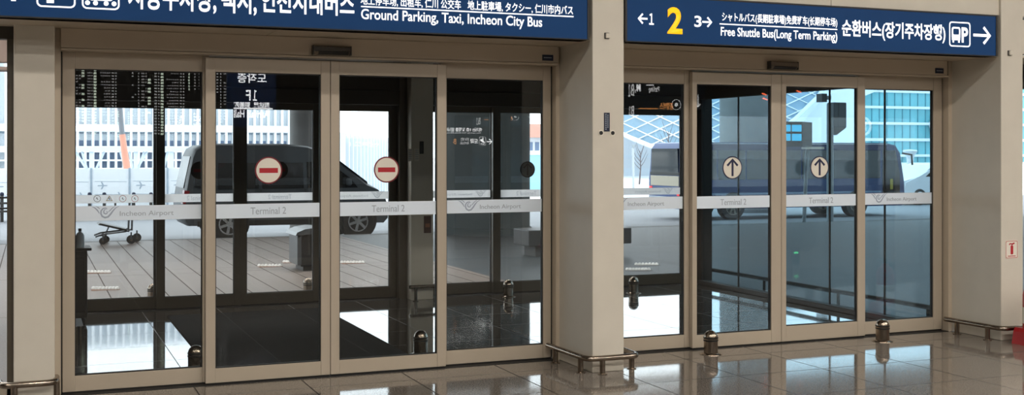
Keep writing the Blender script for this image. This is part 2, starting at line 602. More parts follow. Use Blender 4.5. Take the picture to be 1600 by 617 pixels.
def leaf(name, lab, x0, x1, y, zt, stl, str_, gl0, gl1, glass, m, band, cat='sliding door leaf', mark=None, sticker=None, face=-1, thick=0.045, seal=()):
    """one glazed leaf: two stiles, two rails, pane, frosted band with its print, round sticker"""
    r = thing(name, lab, cat, ((x0 + x1) / 2, y + thick / 2, 0), kind='structure')
    z0 = 0.012
    for k, (a, b) in enumerate(((x0, x0 + stl), (x1 - str_, x1))):
        bm_ = nb(); box(bm_, a, b, y, y + thick, z0, zt, bev=0.003)
        o = obj('stile', bm_, m, r)
    bx('top_rail', m, r, x0 + stl, x1 - str_, y + 0.002, y + thick, gl1, zt, bev=0.002)
    bx('bottom_rail', m, r, x0 + stl, x1 - str_, y + 0.002, y + thick, z0, gl0, bev=0.002)
    bx('door_sweep', M_GASKET, r, x0 + 0.004, x1 - 0.004, y + 0.010, y + thick - 0.008, 0.0005, z0)
    for a, b in seal:
        bx('edge_seal', M_GASKET, r, a, b, y + 0.01, y + thick, z0, zt)
    yg = y + thick * 0.5
    a, b = x0 + stl, x1 - str_
    bm_ = nb()
    frame_loop(bm_, [(a - 0.002, gl0 - 0.002), (b + 0.002, gl0 - 0.002), (b + 0.002, gl1 + 0.002), (a - 0.002, gl1 + 0.002)],
               [(a + 0.006, gl0 + 0.006), (b - 0.006, gl0 + 0.006), (b - 0.006, gl1 - 0.006), (a + 0.006, gl1 - 0.006)], y + 0.012, y + thick - 0.006)
    obj('gasket', bm_, M_GASKET, r)
    bm_ = nb(); box(bm_, a, b, yg - 0.004, yg + 0.004, gl0, gl1)
    obj('glass_pane', bm_, glass, r)
    ys = yg - 0.004                                             # hall-side face of the pane
    b0, b1 = band
    fb = bx('safety_band', M_WHITEBAND if face < 0 else M_OUTBAND, r, a + 0.004, b - 0.004, ys - 0.0015, ys - 0.0003, b0, b1)
    yb = ys - 0.0016
    bc = (b0 + b1) / 2
    h = b1 - b0
    w = b - a
    inner = face < 0
    pm = M_PRINT if inner else M_PRINT2
    cx = (a + b) / 2
    if mark == 'airport':
        if inner:
            text('Incheon Airport', a + 0.345 * w, a + 0.77 * w, bc - 0.029, bc + 0.012, yb, pm, fb)
            swoosh(a + 0.235 * w, bc + 0.004, 0.085, yb, M_LOGO, fb)
        else:
            text('Incheon Airport', cx - 0.2, cx + 0.14, bc - 0.024, bc + 0.01, yb, pm, fb, face=1).location.y = -0.002
            swoosh(cx + 0.24, bc + 0.003, 0.075, yb - 0.002, M_PRINT2, fb, face=1)
    elif mark == 'terminal':
        text('Terminal 2', cx - 0.122, cx + 0.118, bc - 0.024, bc + 0.024, yb if inner else yb - 0.002, pm, fb, face=-1 if inner else 1)
    if sticker:
        kind, sx, sz, rad = sticker
        yk = ys - 0.0005
        bm_ = nb(); disc(bm_, sx, yk - 0.002, yk, sz, rad)
        smoked = kind.startswith('back')
        st = obj('round_sticker', bm_, {'no_entry': M_DKRED, 'arrow': M_DKBLUE, 'back_arrow': M_BLACK, 'back_no_entry': M_SMOKE2}[kind], r)
        bm_ = nb(); disc(bm_, sx, yk - 0.003, yk - 0.0015, sz, rad * (0.9 if not smoked else 0.88))
        obj('sticker_face', bm_, M_SMOKE if kind == 'back_arrow' else M_SMOKE2 if smoked else M_CREAMDISC, st)
        bm_ = nb()
        if 'no_entry' in kind:
            box(bm_, sx - rad * 0.68, sx + rad * 0.68, yk - 0.004, yk - 0.002, sz - rad * 0.19, sz + rad * 0.17)
            obj('bar', bm_, M_REDBAR if not smoked else M_DKRED, st)
        else:
            arrow(bm_, (sx, sz - rad * 0.72), (sx, sz + rad * 0.7), rad * 0.2, rad * 0.52, yk - 0.004, yk - 0.002)
            obj('arrow', bm_, M_DKBLUE if not smoked else M_BLACK, st)
    return r


IB = (1.106, 1.202)      # band on the inner leaves
OB = (1.056, 1.137)      # band on the outer leaves
SF, SS = 0.076, 0.063    # stile widths
RS = 0.088
# inner row, exit side
leaf('door_1', 'fixed inner door leaf beside the left end pillar, grey airport logo on its band', 0.180, 1.10, 8.052, 2.196, 0.075, 0.045, 0.112, 2.088, M_GLASS, M_FRAME, IB, mark='airport', seal=((0.166, 0.1795),))
leaf('door_2', 'inner exit door leaf with a red no-entry disc, left one of the two', 1.068, 1.910, 8.000, 2.182, 0.065, 0.064, 0.107, 2.088, M_GLASS, M_FRAME, IB, mark='terminal', sticker=('no_entry', 1.489, 1.428, 0.0925))
leaf('door_3', 'inner exit door leaf with a red no-entry disc, right one of the two', 1.914, 2.757, 8.000, 2.182, 0.062, 0.066, 0.107, 2.088, M_GLASS, M_FRAME, IB, mark='terminal', sticker=('no_entry', 2.319, 1.428, 0.0925))
leaf('door_4', 'fixed inner door leaf beside the middle pillar, exit side, showing a mirrored direction sign', 2.735, 3.607, 8.052, 2.196, 0.045, 0.063, 0.112, 2.088, M_GLASS, M_FRAME, IB, mark='airport', seal=((3.6075, 3.62),))
# inner row, entrance side
leaf('door_5', 'fixed inner door leaf partly hidden by the middle pillar, entrance side', 3.927, 4.83, 8.052, 2.196, 0.08, 0.072, 0.112, 2.088, M_GLASS, M_FRAME, IB, mark='airport')
leaf('door_6', 'inner entrance door leaf with a blue arrow disc, beside the pillar-side leaf', 4.800, 5.632, 8.000, 2.182, 0.042, 0.095, 0.112, 2.088, M_GLASS, M_FRAME, IB, mark='terminal', sticker=('arrow', 5.178, 1.427, 0.0925))
leaf('door_7', 'inner entrance door leaf with a blue arrow disc, showing the street display', 5.636, 6.472, 8.000, 2.182, 0.045, 0.078, 0.135, 2.088, M_GLASS, M_FRAME, IB, mark='terminal', sticker=('arrow', 6.02, 1.427, 0.0925))
leaf('door_8', 'fixed inner door leaf beside the right end pillar, teal building behind', 6.445, 7.338, 8.052, 2.196, 0.05, 0.093, 0.118, 2.088, M_GLASS, M_FRAME, IB, mark='airport', seal=((7.3385, 7.35),))
# outer row
OY = 12.0
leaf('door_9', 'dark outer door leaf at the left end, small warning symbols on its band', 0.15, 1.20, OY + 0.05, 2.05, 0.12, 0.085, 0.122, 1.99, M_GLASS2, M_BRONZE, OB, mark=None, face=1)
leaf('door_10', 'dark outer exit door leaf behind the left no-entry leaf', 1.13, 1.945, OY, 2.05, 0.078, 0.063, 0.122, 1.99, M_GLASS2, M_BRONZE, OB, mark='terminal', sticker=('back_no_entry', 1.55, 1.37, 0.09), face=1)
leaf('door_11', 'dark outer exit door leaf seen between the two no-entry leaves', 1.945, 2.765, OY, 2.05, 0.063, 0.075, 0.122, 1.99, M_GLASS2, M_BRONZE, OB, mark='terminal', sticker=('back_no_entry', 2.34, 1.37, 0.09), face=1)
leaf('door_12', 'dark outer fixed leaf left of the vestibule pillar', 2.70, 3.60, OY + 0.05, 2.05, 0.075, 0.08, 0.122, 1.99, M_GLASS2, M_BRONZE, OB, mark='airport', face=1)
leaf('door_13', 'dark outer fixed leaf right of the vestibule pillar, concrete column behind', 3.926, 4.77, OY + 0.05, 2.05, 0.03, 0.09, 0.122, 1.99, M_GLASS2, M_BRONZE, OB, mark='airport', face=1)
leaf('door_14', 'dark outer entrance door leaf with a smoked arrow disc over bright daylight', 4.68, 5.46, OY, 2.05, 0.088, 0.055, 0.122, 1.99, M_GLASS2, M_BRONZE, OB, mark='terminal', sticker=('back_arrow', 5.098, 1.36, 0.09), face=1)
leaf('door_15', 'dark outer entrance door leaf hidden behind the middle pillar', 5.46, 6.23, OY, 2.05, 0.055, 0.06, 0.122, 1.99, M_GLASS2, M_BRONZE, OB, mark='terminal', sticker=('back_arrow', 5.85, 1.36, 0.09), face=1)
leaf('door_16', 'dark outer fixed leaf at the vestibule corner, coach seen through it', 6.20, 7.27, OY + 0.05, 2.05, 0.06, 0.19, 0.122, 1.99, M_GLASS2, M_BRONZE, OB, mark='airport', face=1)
# warning symbols on the first outer band
b9 = [o for o in bpy.data.objects['door_9'].children if o.name.startswith('safety_band')][0]
yk = OY + 0.05 + 0.0225 - 0.0062
for px, kind in ((152, 'black'), (171, 'tri'), (192, 'red'), (211, 'red')):
    c = at(px, 310.5, OY + 0.05)
    bm = nb()
    if kind == 'tri':
        P3 = lambda k_: [(c.x + k_ * math.cos(a), c.z - 0.004 + k_ * math.sin(a)) for a in (PI / 2, PI * 7 / 6, PI * 11 / 6)]
        frame_loop(bm, P3(0.036), P3(0.026), yk, yk + 0.001)
        s_ = obj('warning_triangle', bm, mat('amber_print', srgb(206, 168, 90), 0.5), b9)
    else:
        ring(bm, c.x, yk, yk + 0.001, c.z, 0.029, 0.033)
        s_ = obj('warning_ring', bm, M_GASKET if kind == 'black' else M_REDBAR, b9)
    bm = nb()
    stroke(bm, [(c.x - 0.006, c.z + 0.008), (c.x, c.z - 0.002), (c.x + 0.008, c.z - 0.009)], 0.006, yk, yk + 0.001)
    disc(bm, c.x - 0.003, yk, yk + 0.001, c.z + 0.009, 0.004, 12)
    obj('symbol', bm, M_BLACK, s_)

# ------------------------------------------------------------------ vestibule shell
for nm, d, lab in (('trim_track', (0.17, 3.62, 7.985, 8.12, 0, 0.003), 'dark floor track of the inner exit doors'), ('trim_track.001', (3.925, 7.35, 7.985, 8.12, 0, 0.003), 'dark floor track of the inner entrance doors'),
                   ('trim_track.002', (0.14, 3.6, 11.93, 12.2, 0, 0.004), 'dark floor track of the outer exit doors'), ('trim_track.003', (3.94, 7.27, 11.93, 12.2, 0, 0.004), 'dark floor track of the outer entrance doors')):
    bm = nb(); box(bm, *d)
    struct(nm, bm, M_GASKET, lab, 'floor track')
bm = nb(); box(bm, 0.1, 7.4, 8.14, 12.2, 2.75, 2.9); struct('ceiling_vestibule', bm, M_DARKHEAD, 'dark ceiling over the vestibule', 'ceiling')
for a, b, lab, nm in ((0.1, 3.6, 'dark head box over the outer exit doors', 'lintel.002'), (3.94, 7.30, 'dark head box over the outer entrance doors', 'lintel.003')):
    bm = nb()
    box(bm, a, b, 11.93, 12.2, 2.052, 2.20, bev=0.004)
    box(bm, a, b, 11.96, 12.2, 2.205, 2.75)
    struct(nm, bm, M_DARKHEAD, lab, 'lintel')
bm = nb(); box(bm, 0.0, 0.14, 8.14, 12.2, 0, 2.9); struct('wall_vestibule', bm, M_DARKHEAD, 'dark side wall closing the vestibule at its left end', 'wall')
bm = nb(); box(bm, 3.68, 3.925, 11.80, 12.2, 0, 2.75, bev=0.005); struct('pillar_vestibule', bm, M_PIER, 'beige pillar inside the vestibule between the outer door sets', 'pillar')
bm = nb(); box(bm, 3.60, 3.68, 11.95, 12.2, 0, 2.75); struct('trim_5', bm, M_BRONZE, 'dark jamb beside the vestibule pillar', 'jamb')
bm = nb(); box(bm, 7.27, 7.42, 11.92, 12.2, 0, 2.75, bev=0.004); struct('trim_6', bm, M_GASKET, 'black corner post of the vestibule', 'post')
# glazed side of the vestibule
r = thing('window_3', 'teal-tinted glazed side wall of the vestibule with thin black joints', 'window', (7.33, 10.0, 0), kind='structure')
ys = [8.14, 8.75, 9.56, 10.37, 11.18, 11.95]
for a, b in zip(ys, ys[1:]):
    bm = nb(); box(bm, 7.295, 7.307, a + 0.008, b - 0.008, 0.05, 2.17); obj('glass_pane', bm, M_GLASS3, r)
for y in ys[1:-1]:
    bx('joint', M_GASKET, r, 7.294, 7.308, y - 0.007, y + 0.007, 0.05, 2.17)
bx('sill_curb', M_DKGREY, r, 7.24, 7.36, 8.14, 11.95, 0, 0.05, bev=0.006)
bx('head_rail', M_DARKHEAD, r, 7.25, 7.36, 8.14, 11.95, 2.17, 2.75)
r = thing('guard_rail', 'low dark bumper rail along the teal glass side of the vestibule', 'rail', (7.45, 10.0, 0))
bm = nb(); tube(bm, [(7.45, 8.2, 0.16), (7.45, 10.0, 0.16), (7.45, 12.1, 0.16)], 0.022); obj('tube', bm, M_DKGREY, r, smooth=True)
for y in (8.35, 9.62, 10.9, 12.0):
    bm = nb(); lathe(bm, [(0.04, 0), (0.04, 0.008), (0.016, 0.01), (0.016, 0.15)], (7.45, y, 0.0), 14); obj('post', bm, M_DKGREY, r, smooth=True)
# entrance mat
bm = nb(); box(bm, 1.18, 2.66, 8.2, 11.5, 0, 0.012, bev=0.004)
tag(obj('door_mat', bm, M_MAT, loc=(1.92, 9.85, 0)), 'black ribbed entrance mat on the vestibule floor behind the exit doors', 'mat')


# ------------------------------------------------------------------ overhead signs
M_SIGNPIC = M_SIGNTXT
r = thing('exit_sign', 'blue overhead sign to ground parking, taxi and city bus', 'sign', (1.7, 7.43, 2.34))
bx('panel', M_SIGNBLUE, r, -0.92, 3.602, 7.42, 7.47, 2.344, 2.70)
bx('bottom_edge', M_SIGNEDGE, r, -0.93, 3.618, 7.416, 7.56, 2.338, 2.3435)
bx('side_edge', M_SIGNEDGE, r, 3.603, 3.618, 7.416, 7.56, 2.344, 2.71)
bx('top_edge', M_SIGNEDGE, r, -0.93, 3.618, 7.416, 7.56, 2.70, 2.71)
SY = 7.4195
text('지상주차장,', ax(200, 7.42), ax(338, 7.42), 2.405, 2.585, SY, M_SIGNTXT, r, bold=0.022)
text('택시,', ax(346, 7.42), ax(401, 7.42), 2.405, 2.585, SY, M_SIGNTXT, r, bold=0.022)
text('인천시내버스', ax(408, 7.42), ax(553.5, 7.42), 2.428, 2.585, SY, M_SIGNTXT, r, bold=0.022)
text('地上停车场, 出租车, 仁川 公交车', 1.972, 2.662, 2.505, 2.572, SY, M_SIGNTXT, r, bold=0.012)
text('地上駐車場, タクシー, 仁川市内バス', 2.71, 3.492, 2.505, 2.572, SY, M_SIGNTXT, r, bold=0.012)
bx('rule', M_SIGNTXT, r, 1.975, 3.496, SY - 0.0015, SY, 2.492, 2.500)
text('Ground Parking, Taxi, Incheon City Bus', 1.975, 3.257, 2.393, 2.482, SY, M_SIGNTXT, r, bold=0.012)
for a, b, kind in ((0.024, 0.239, 'bus'), (0.274, 0.487, 'taxi')):
    bm = nb(); frame_loop(bm, rrect(a, b, 2.403, 2.612, 0.03), rrect(a + 0.009, b - 0.009, 2.412, 2.603, 0.022), SY - 0.0015, SY)
    pb = obj('pictogram', bm, M_SIGNPIC, r)
    bm = nb(); m_ = (a + b) / 2
    if kind == 'bus':
        prism(bm, rrect(m_ - 0.045, m_ + 0.035, 2.475, 2.58, 0.02), SY - 0.0015, SY)
        box(bm, m_ - 0.052, m_ - 0.012, SY - 0.0015, SY, 2.428, 2.47)
    else:
        prism(bm, rrect(m_ - 0.07, m_ + 0.07, 2.455, 2.51, 0.02), SY - 0.0015, SY)
        prism(bm, [(m_ - 0.05, 2.51), (m_ + 0.05, 2.51), (m_ + 0.03, 2.56), (m_ - 0.03, 2.56)], SY - 0.0015, SY)
        for xx in (-0.075, -0.03, 0.03, 0.075):
            disc(bm, m_ + xx, SY - 0.0015, SY, 2.44, 0.014, 14)
    obj('symbol', bm, M_SIGNPIC, pb)
bm = nb(); arrow(bm, (-0.10, 2.43), (-0.10, 2.6), 0.026, 0.06, SY - 0.0015, SY); obj('arrow', bm, M_SIGNPIC, r)

r = thing('entrance_sign', 'blue overhead sign with a yellow number 2 and shuttle bus wording', 'sign', (5.6, 7.43, 2.34))
bx('panel', M_SIGNBLUE, r, 3.916, 7.322, 7.42, 7.47, 2.344, 2.664)
bx('bottom_edge', M_SIGNEDGE, r, 3.900, 7.340, 7.416, 7.56, 2.338, 2.3435)
bx('side_edge', M_SIGNEDGE, r, 3.900, 3.9155, 7.416, 7.56, 2.344, 2.676)
bx('side_edge', M_SIGNEDGE, r, 7.3225, 7.340, 7.416, 7.56, 2.344, 2.676)
bx('top_edge', M_SIGNEDGE, r, 3.916, 7.322, 7.416, 7.56, 2.6645, 2.676)
bm = nb(); arrow(bm, (4.080, 2.506), (4.008, 2.506), 0.013, 0.034, SY - 0.0015, SY); obj('arrow', bm, M_SIGNTXT, r)
text('１', 4.094, 4.132, 2.464, 2.546, SY, M_SIGNTXT, r, bold=0.02)
tag(text('2', 4.243, 4.368, 2.406, 2.600, SY, M_SIGNYEL, r, bold=0.03), 'large yellow number 2')
text('3', 4.468, 4.528, 2.464, 2.546, SY, M_SIGNTXT, r, bold=0.02)
bm = nb(); arrow(bm, (4.534, 2.504), (4.612, 2.504), 0.013, 0.034, SY - 0.0015, SY); obj('arrow', bm, M_SIGNTXT, r)
text('シャトルバス(長期駐車場)免费班车(长期停车场)', 4.703, 5.736, 2.506, 2.584, SY, M_SIGNTXT, r, bold=0.012)
bx('rule', M_SIGNTXT, r, 4.683, 5.736, SY - 0.0015, SY, 2.491, 2.499)
text('Free Shuttle Bus(Long Term Parking)', 4.692, 5.736, 2.388, 2.474, SY, M_SIGNTXT, r, bold=0.012)
text('순환버스(장기주차장행)', 5.780, 6.795, 2.425, 2.575, SY, M_SIGNTXT, r, bold=0.022)
bm = nb(); frame_loop(bm, rrect(6.834, 7.053, 2.403, 2.604, 0.026), rrect(6.844, 7.043, 2.413, 2.594, 0.018), SY - 0.0015, SY); pb = obj('pictogram', bm, M_SIGNTXT, r)
bm = nb()
frame_loop(bm, rrect(6.860, 6.948, 2.462, 2.562, 0.02), rrect(6.874, 6.936, 2.50, 2.548, 0.01), SY - 0.0015, SY)
box(bm, 6.862, 6.946, SY - 0.0016, SY, 2.455, 2.50)
box(bm, 6.868, 6.884, SY - 0.0015, SY, 2.436, 2.456); box(bm, 6.926, 6.942, SY - 0.0015, SY, 2.436, 2.456)
obj('symbol', bm, M_SIGNTXT, pb)
text('P', 6.962, 7.028, 2.438, 2.562, SY, M_SIGNTXT, pb, bold=0.03)
bm = nb(); arrow(bm, (7.084, 2.504), (7.258, 2.504), 0.022, 0.066, SY - 0.0015, SY); obj('arrow', bm, M_SIGNTXT, r)

# ------------------------------------------------------------------ small fittings on the door heads and pillars
for x0, x1, lab, nm in ((1.778, 2.030, 'grey motion sensor on the door head above the no-entry leaves', 'motion_sensor'), (5.468, 5.724, 'dark motion sensor on the door head above the arrow leaves', 'motion_sensor')):
    r = thing(nm, lab, 'sensor', ((x0 + x1) / 2, 7.95, 2.22), group='door motion sensors')
    bm = nb(); prism(bm, [(7.95, 2.219), (7.925, 2.219), (7.90, 2.238), (7.90, 2.270), (7.912, 2.278), (7.95, 2.278)], x0, x1, 'x'); obj('housing', bm, M_STEELD if x0 < 3 else mat('brown_plastic', srgb(112, 100, 88), 0.4), r)
    bm = nb(); prism(bm, [(7.93, 2.2185), (7.9245, 2.2185), (7.8985, 2.2365), (7.90, 2.242)], x0 + 0.03, x1 - 0.012, 'x'); obj('lens', bm, M_BLACK, r)
    bx('end_cap', M_DKGREY, r, x0 - 0.008, x0, 7.902, 7.95, 2.217, 2.28)
    bx('end_cap', M_DKGREY, r, x1, x1 + 0.008, 7.902, 7.95, 2.217, 2.28)
for x0, x1, lab in ((3.490, 3.578, 'small navy plate on the door head beside the middle pillar'), (7.170, 7.258, 'small navy plate on the door head beside the right end pillar')):
    r = thing('name_plate', lab, 'plate', ((x0 + x1) / 2, 7.95, 2.24), group='door head plates')
    bx('plate', M_NAVY, r, x0, x1, 7.945, 7.95, 2.228, 2.272)
    bm = nb()
    for k in range(6):
        box(bm, x0 + 0.012 + k * 0.011, x0 + 0.019 + k * 0.011, 7.9442, 7.945, 2.247, 2.254)
    obj('print_dots', bm, M_PRINT, r)
for p, lab in ((at(948, 56, 7.43), 'small square switch box high on the middle pillar'), (at(1577, 83, 7.43), 'small square switch box high on the right end pillar')):
    r = thing('switch_box', lab, 'switch', (p.x, 7.43, p.z), group='pillar switch boxes')
    bx('back_plate', M_DKGREY, r, p.x - 0.02, p.x + 0.016, 7.422, 7.43, p.z - 0.022, p.z + 0.022, bev=0.003)
    bx('button', M_PIER, r, p.x - 0.015, p.x + 0.018, 7.408, 7.422, p.z - 0.018, p.z + 0.018, bev=0.005)


def plate_sign(px, yf, zc, lab, mp, mt):
    r_ = thing('plate_sign', lab, 'plate', (px, yf, zc))
    bx('plate', mp, r_, px - 0.022, px + 0.022, yf - 0.004, yf, zc - 0.066, zc + 0.066)
    bm_ = nb()
    for k in range(9):
        box(bm_, px - 0.012, px - 0.005, yf - 0.005, yf - 0.004, zc + 0.05 - k * 0.013, zc + 0.058 - k * 0.013)
        if k < 7:
            box(bm_, px + 0.004, px + 0.010, yf - 0.005, yf - 0.004, zc + 0.044 - k * 0.014, zc + 0.053 - k * 0.014)
    obj('print_dots', bm_, mt, r_)
    return r_


plate_sign(3.760, 7.43, 1.764, 'upright navy plate on the front of the middle pillar', M_NAVY, M_PRINT)
plate_sign(3.795, 11.80, 1.60, 'upright dark plate on the vestibule pillar', M_DKGREY, M_SMOKE)
for xx, yf, zz, side in ((3.714, 7.43, 1.687, 'left of the navy plate foot'), (3.806, 7.43, 1.687, 'right of the navy plate foot')):
    r = thing('detector_eye', 'round black sensor eye on the middle pillar, ' + side, 'sensor', (xx, yf, zz), group='pillar sensor eyes')
    bm = nb(); disc(bm, xx, yf - 0.006, yf, zz, 0.014, 24); obj('eye', bm, M_BLACK, r)
    bm = nb(); ring(bm, xx, yf - 0.003, yf, zz, 0.014, 0.021, 24); obj('collar', bm, M_CREAMDISC, r)
for px_ in (641, 651):
    c = at(px_, 222 + 20, 11.80)
    r = thing('notice_sign', 'white paper notice on the vestibule pillar below the dark plate, ' + ('left' if px_ < 645 else 'right') + ' one of two', 'notice', (c.x, 11.8, c.z), group='vestibule pillar notices')
    bx('sheet', M_CREAMDISC, r, c.x - 0.025, c.x + 0.025, 11.797, 11.80, c.z - 0.065, c.z + 0.065)
    bm = nb()
    for k in range(5):
        box(bm, c.x - 0.018, c.x + 0.018, 11.796, 11.797, c.z + 0.045 - k * 0.022, c.z + 0.052 - k * 0.022)
    obj('print_lines', bm, M_PRINT, r)
# fire extinguisher notice on the right pillar
r = thing('extinguisher_sign', 'white notice with a red extinguisher symbol on the right end pillar', 'notice', (7.5, 7.43, 0.75))
bm = nb(); prism(bm, rrect(7.433, 7.568, 0.672, 0.822, 0.014), 7.427, 7.43); obj('sheet', bm, M_CREAMDISC, r)
bm = nb(); frame_loop(bm, rrect(7.437, 7.564, 0.676, 0.818, 0.012), rrect(7.441, 7.560, 0.680, 0.814, 0.010), 7.4262, 7.427); obj('border', bm, M_REDBAR, r)
bm = nb()
prism(bm, rrect(7.488, 7.516, 0.706, 0.78, 0.008), 7.4262, 7.427)
stroke(bm, [(7.502, 0.78), (7.502, 0.793), (7.482, 0.796), (7.472, 0.786)], 0.01, 7.4262, 7.427)
stroke(bm, [(7.502, 0.79), (7.53, 0.80)], 0.012, 7.4262, 7.427)
obj('symbol', bm, M_REDBAR, r)
bm = nb()
for k in range(7):
    box(bm, 7.46 + k * 0.012, 7.468 + k * 0.012, 7.4262, 7.427, 0.688, 0.697)
obj('print_dots', bm, M_REDBAR, r)


# ------------------------------------------------------------------ fire extinguishers
def extinguisher(lab, x, y):
    r_ = thing('fire_extinguisher', lab, 'fire extinguisher', (x, y, 0))
    bm_ = nb(); prism(bm_, [(x - 0.12, 0.0), (x + 0.12, 0.0), (x + 0.10, 0.10), (x + 0.085, 0.13), (x - 0.085, 0.13), (x - 0.10, 0.10)], y - 0.11, y + 0.11); obj('stand', bm_, M_RED, r_)
    bm_ = nb(); lathe(bm_, [(0.07, 0.02), (0.082, 0.035), (0.082, 0.40), (0.07, 0.45), (0.03, 0.48), (0.026, 0.50)], (x, y, 0), 24); cy = obj('cylinder_body', bm_, M_RED, r_, smooth=True)
    bm_ = nb(); lathe(bm_, [(0.0835, 0.17), (0.0835, 0.30)], (x, y, 0), 24); obj('label', bm_, M_CREAMDISC, cy, smooth=True)
    bm_ = nb(); lathe(bm_, [(0.022, 0.495), (0.022, 0.53), (0.0, 0.535)], (x, y, 0), 14); obj('valve', bm_, M_STEELD, r_, smooth=True)
    bm_ = nb(); box(bm_, x - 0.09, x + 0.03, y - 0.012, y + 0.012, 0.53, 0.543, bev=0.003); obj('handle', bm_, M_BLACK, r_)
    bm_ = nb(); tube(bm_, [(x + 0.02, y, 0.52), (x + 0.075, y - 0.01, 0.5), (x + 0.10, y - 0.02, 0.42), (x + 0.098, y - 0.02, 0.28), (x + 0.092, y - 0.02, 0.2)], 0.01, 8); obj('hose', bm_, M_BLACK, r_, smooth=True)
    return r_


extinguisher('red fire extinguisher on a red stand at the foot of the right end pillar', 7.485, 7.185)
r = thing('pillar_notice_sign', 'small dark red notice low on the vestibule pillar', 'notice', (3.86, 11.8, 0.78))
bx('sheet', mat('brown_red_sheet', srgb(84, 54, 46), 0.5), r, 3.82, 3.90, 11.797, 11.80, 0.70, 0.88)
bm = nb(); box(bm, 3.835, 3.885, 11.796, 11.797, 0.76, 0.80); obj('orange_stripe', bm, mat('dull_orange', srgb(150, 96, 66), 0.5), r)


# ------------------------------------------------------------------ pillar guard rails
def arc_path(pts, rad, n=6):
    out = [Vector(pts[0])]
    for i in range(1, len(pts) - 1):
        p, a, b = Vector(pts[i]), Vector(pts[i - 1]), Vector(pts[i + 1])
        u, v = (a - p).normalized(), (b - p).normalized()
        s_, e_ = p + u * rad, p + v * rad
        for k in range(n + 1):
            t = k / n
            out.append((1 - t) ** 2 * s_ + 2 * t * (1 - t) * p + t * t * e_)
    out.append(Vector(pts[-1]))
    return out


def guard(lab, pts, posts, zc=0.112, rr=0.02, group='pillar guard rails', m=M_STEEL):
    r_ = thing('guard_rail', lab, 'rail', (posts[0][0], posts[0][1], 0), group=group)
    bm_ = nb(); tube(bm_, arc_path([(x, y, zc) for x, y in pts], 0.07), rr, 14); obj('tube', bm_, m, r_, smooth=True)
    for x, y in posts:
        bm_ = nb(); lathe(bm_, [(0.034, 0), (0.034, 0.005), (0.020, 0.007), (0.020, zc)], (x, y, 0), 18); po = obj('post', bm_, m, r_, smooth=True)
    for x, y in (pts[0], pts[-1]):
        bm_ = nb(); bmesh.ops.create_uvsphere(bm_, u_segments=12, v_segments=8, radius=rr * 1.01, matrix=Matrix.Translation((x, y, zc))); obj('end_ball', bm_, m, r_, smooth=True)
    return r_


guard('bent steel guard rail wrapped around the foot of the middle pillar', [(3.56, 8.0), (3.575, 7.355), (3.975, 7.355), (3.985, 7.62)], [(3.595 - 0.028, 7.88), (3.575, 7.47), (3.690, 7.357), (3.98, 7.47)])
guard('bent steel guard rail around the foot of the right end pillar', [(7.30, 7.97), (7.315, 7.345), (7.70, 7.345), (7.71, 7.62)], [(7.307, 7.84), (7.313, 7.50), (7.55, 7.347), (7.706, 7.5)])
guard('steel guard rail at the foot of the left end pillar', [(-0.185, 7.9), (-0.18, 7.78), (0.135, 7.78), (0.142, 7.95)], [(-0.1, 7.78), (0.142, 7.87)], zc=0.13)
r = thing('guard_rail', 'short straight guard rail at the foot of the vestibule pillar', 'rail', (3.8, 11.7, 0))
bm = nb(); tube(bm, [(3.63, 11.70, 0.15), (3.8, 11.70, 0.15), (3.99, 11.70, 0.15)], 0.018); obj('tube', bm, M_STEELD, r, smooth=True)
for x in (3.70, 3.93):
    bm = nb(); lathe(bm, [(0.03, 0), (0.03, 0.005), (0.016, 0.007), (0.016, 0.14)], (x, 11.7, 0), 14); obj('post', bm, M_STEELD, r, smooth=True)


# ------------------------------------------------------------------ door stop bollards
def make_bollard(lab, loc, group):
    r_ = thing('bollard', lab, 'bollard', loc, group=group)
    bm_ = nb(); lathe(bm_, [(0.054, 0.0), (0.054, 0.128)], n=30); obj('body', bm_, M_STEEL, r_, smooth=True, local=True)
    bm_ = nb(); lathe(bm_, [(0.054, 0.128)] + [(0.054 * math.cos(a), 0.128 + 0.056 * math.sin(a)) for a in [PI / 2 * k / 7 for k in range(1, 7)]] + [(0, 0.184)], n=30); obj('dome_cap', bm_, M_STEEL, r_, smooth=True, local=True)
    for z in (0.108, 0.128):
        bm_ = nb(); lathe(bm_, [(0.053, z - 0.006), (0.0575, z - 0.0045), (0.0575, z + 0.0045), (0.053, z + 0.006)], n=30); obj('rubber_ring', bm_, M_BLACK, r_, smooth=True, local=True)
    bm_ = nb(); lathe(bm_, [(0.085, 0.0), (0.084, 0.003), (0.060, 0.008), (0.055, 0.014)], n=30); obj('base_flange', bm_, M_STEEL, r_, smooth=True, local=True)
    return r_


bol = make_bollard('steel domed bollard on the hall floor before the first arrow leaf', (4.828, 7.775, 0), 'door stop bollards')
for x, y, lab in ((6.462, 7.772, 'steel domed bollard on the hall floor before the last entrance leaf'), (1.075, 8.56, 'steel domed bollard in the vestibule beside the logo leaf'),
                  (2.765, 8.62, 'steel domed bollard in the vestibule where the mat ends'), (1.167, 12.75, 'steel domed bollard outside the outer exit doors, behind the first dark post'),
                  (2.79, 12.70, 'steel domed bollard outside the outer exit doors, near the litter bin'), (4.74, 11.70, 'steel domed bollard inside the outer entrance doors, right of the vestibule pillar'),
                  (6.13, 11.46, 'steel domed bollard inside the outer entrance doors, beside the bright floor')):
    dup(bol, (x, y, 0), 0.0, lab)

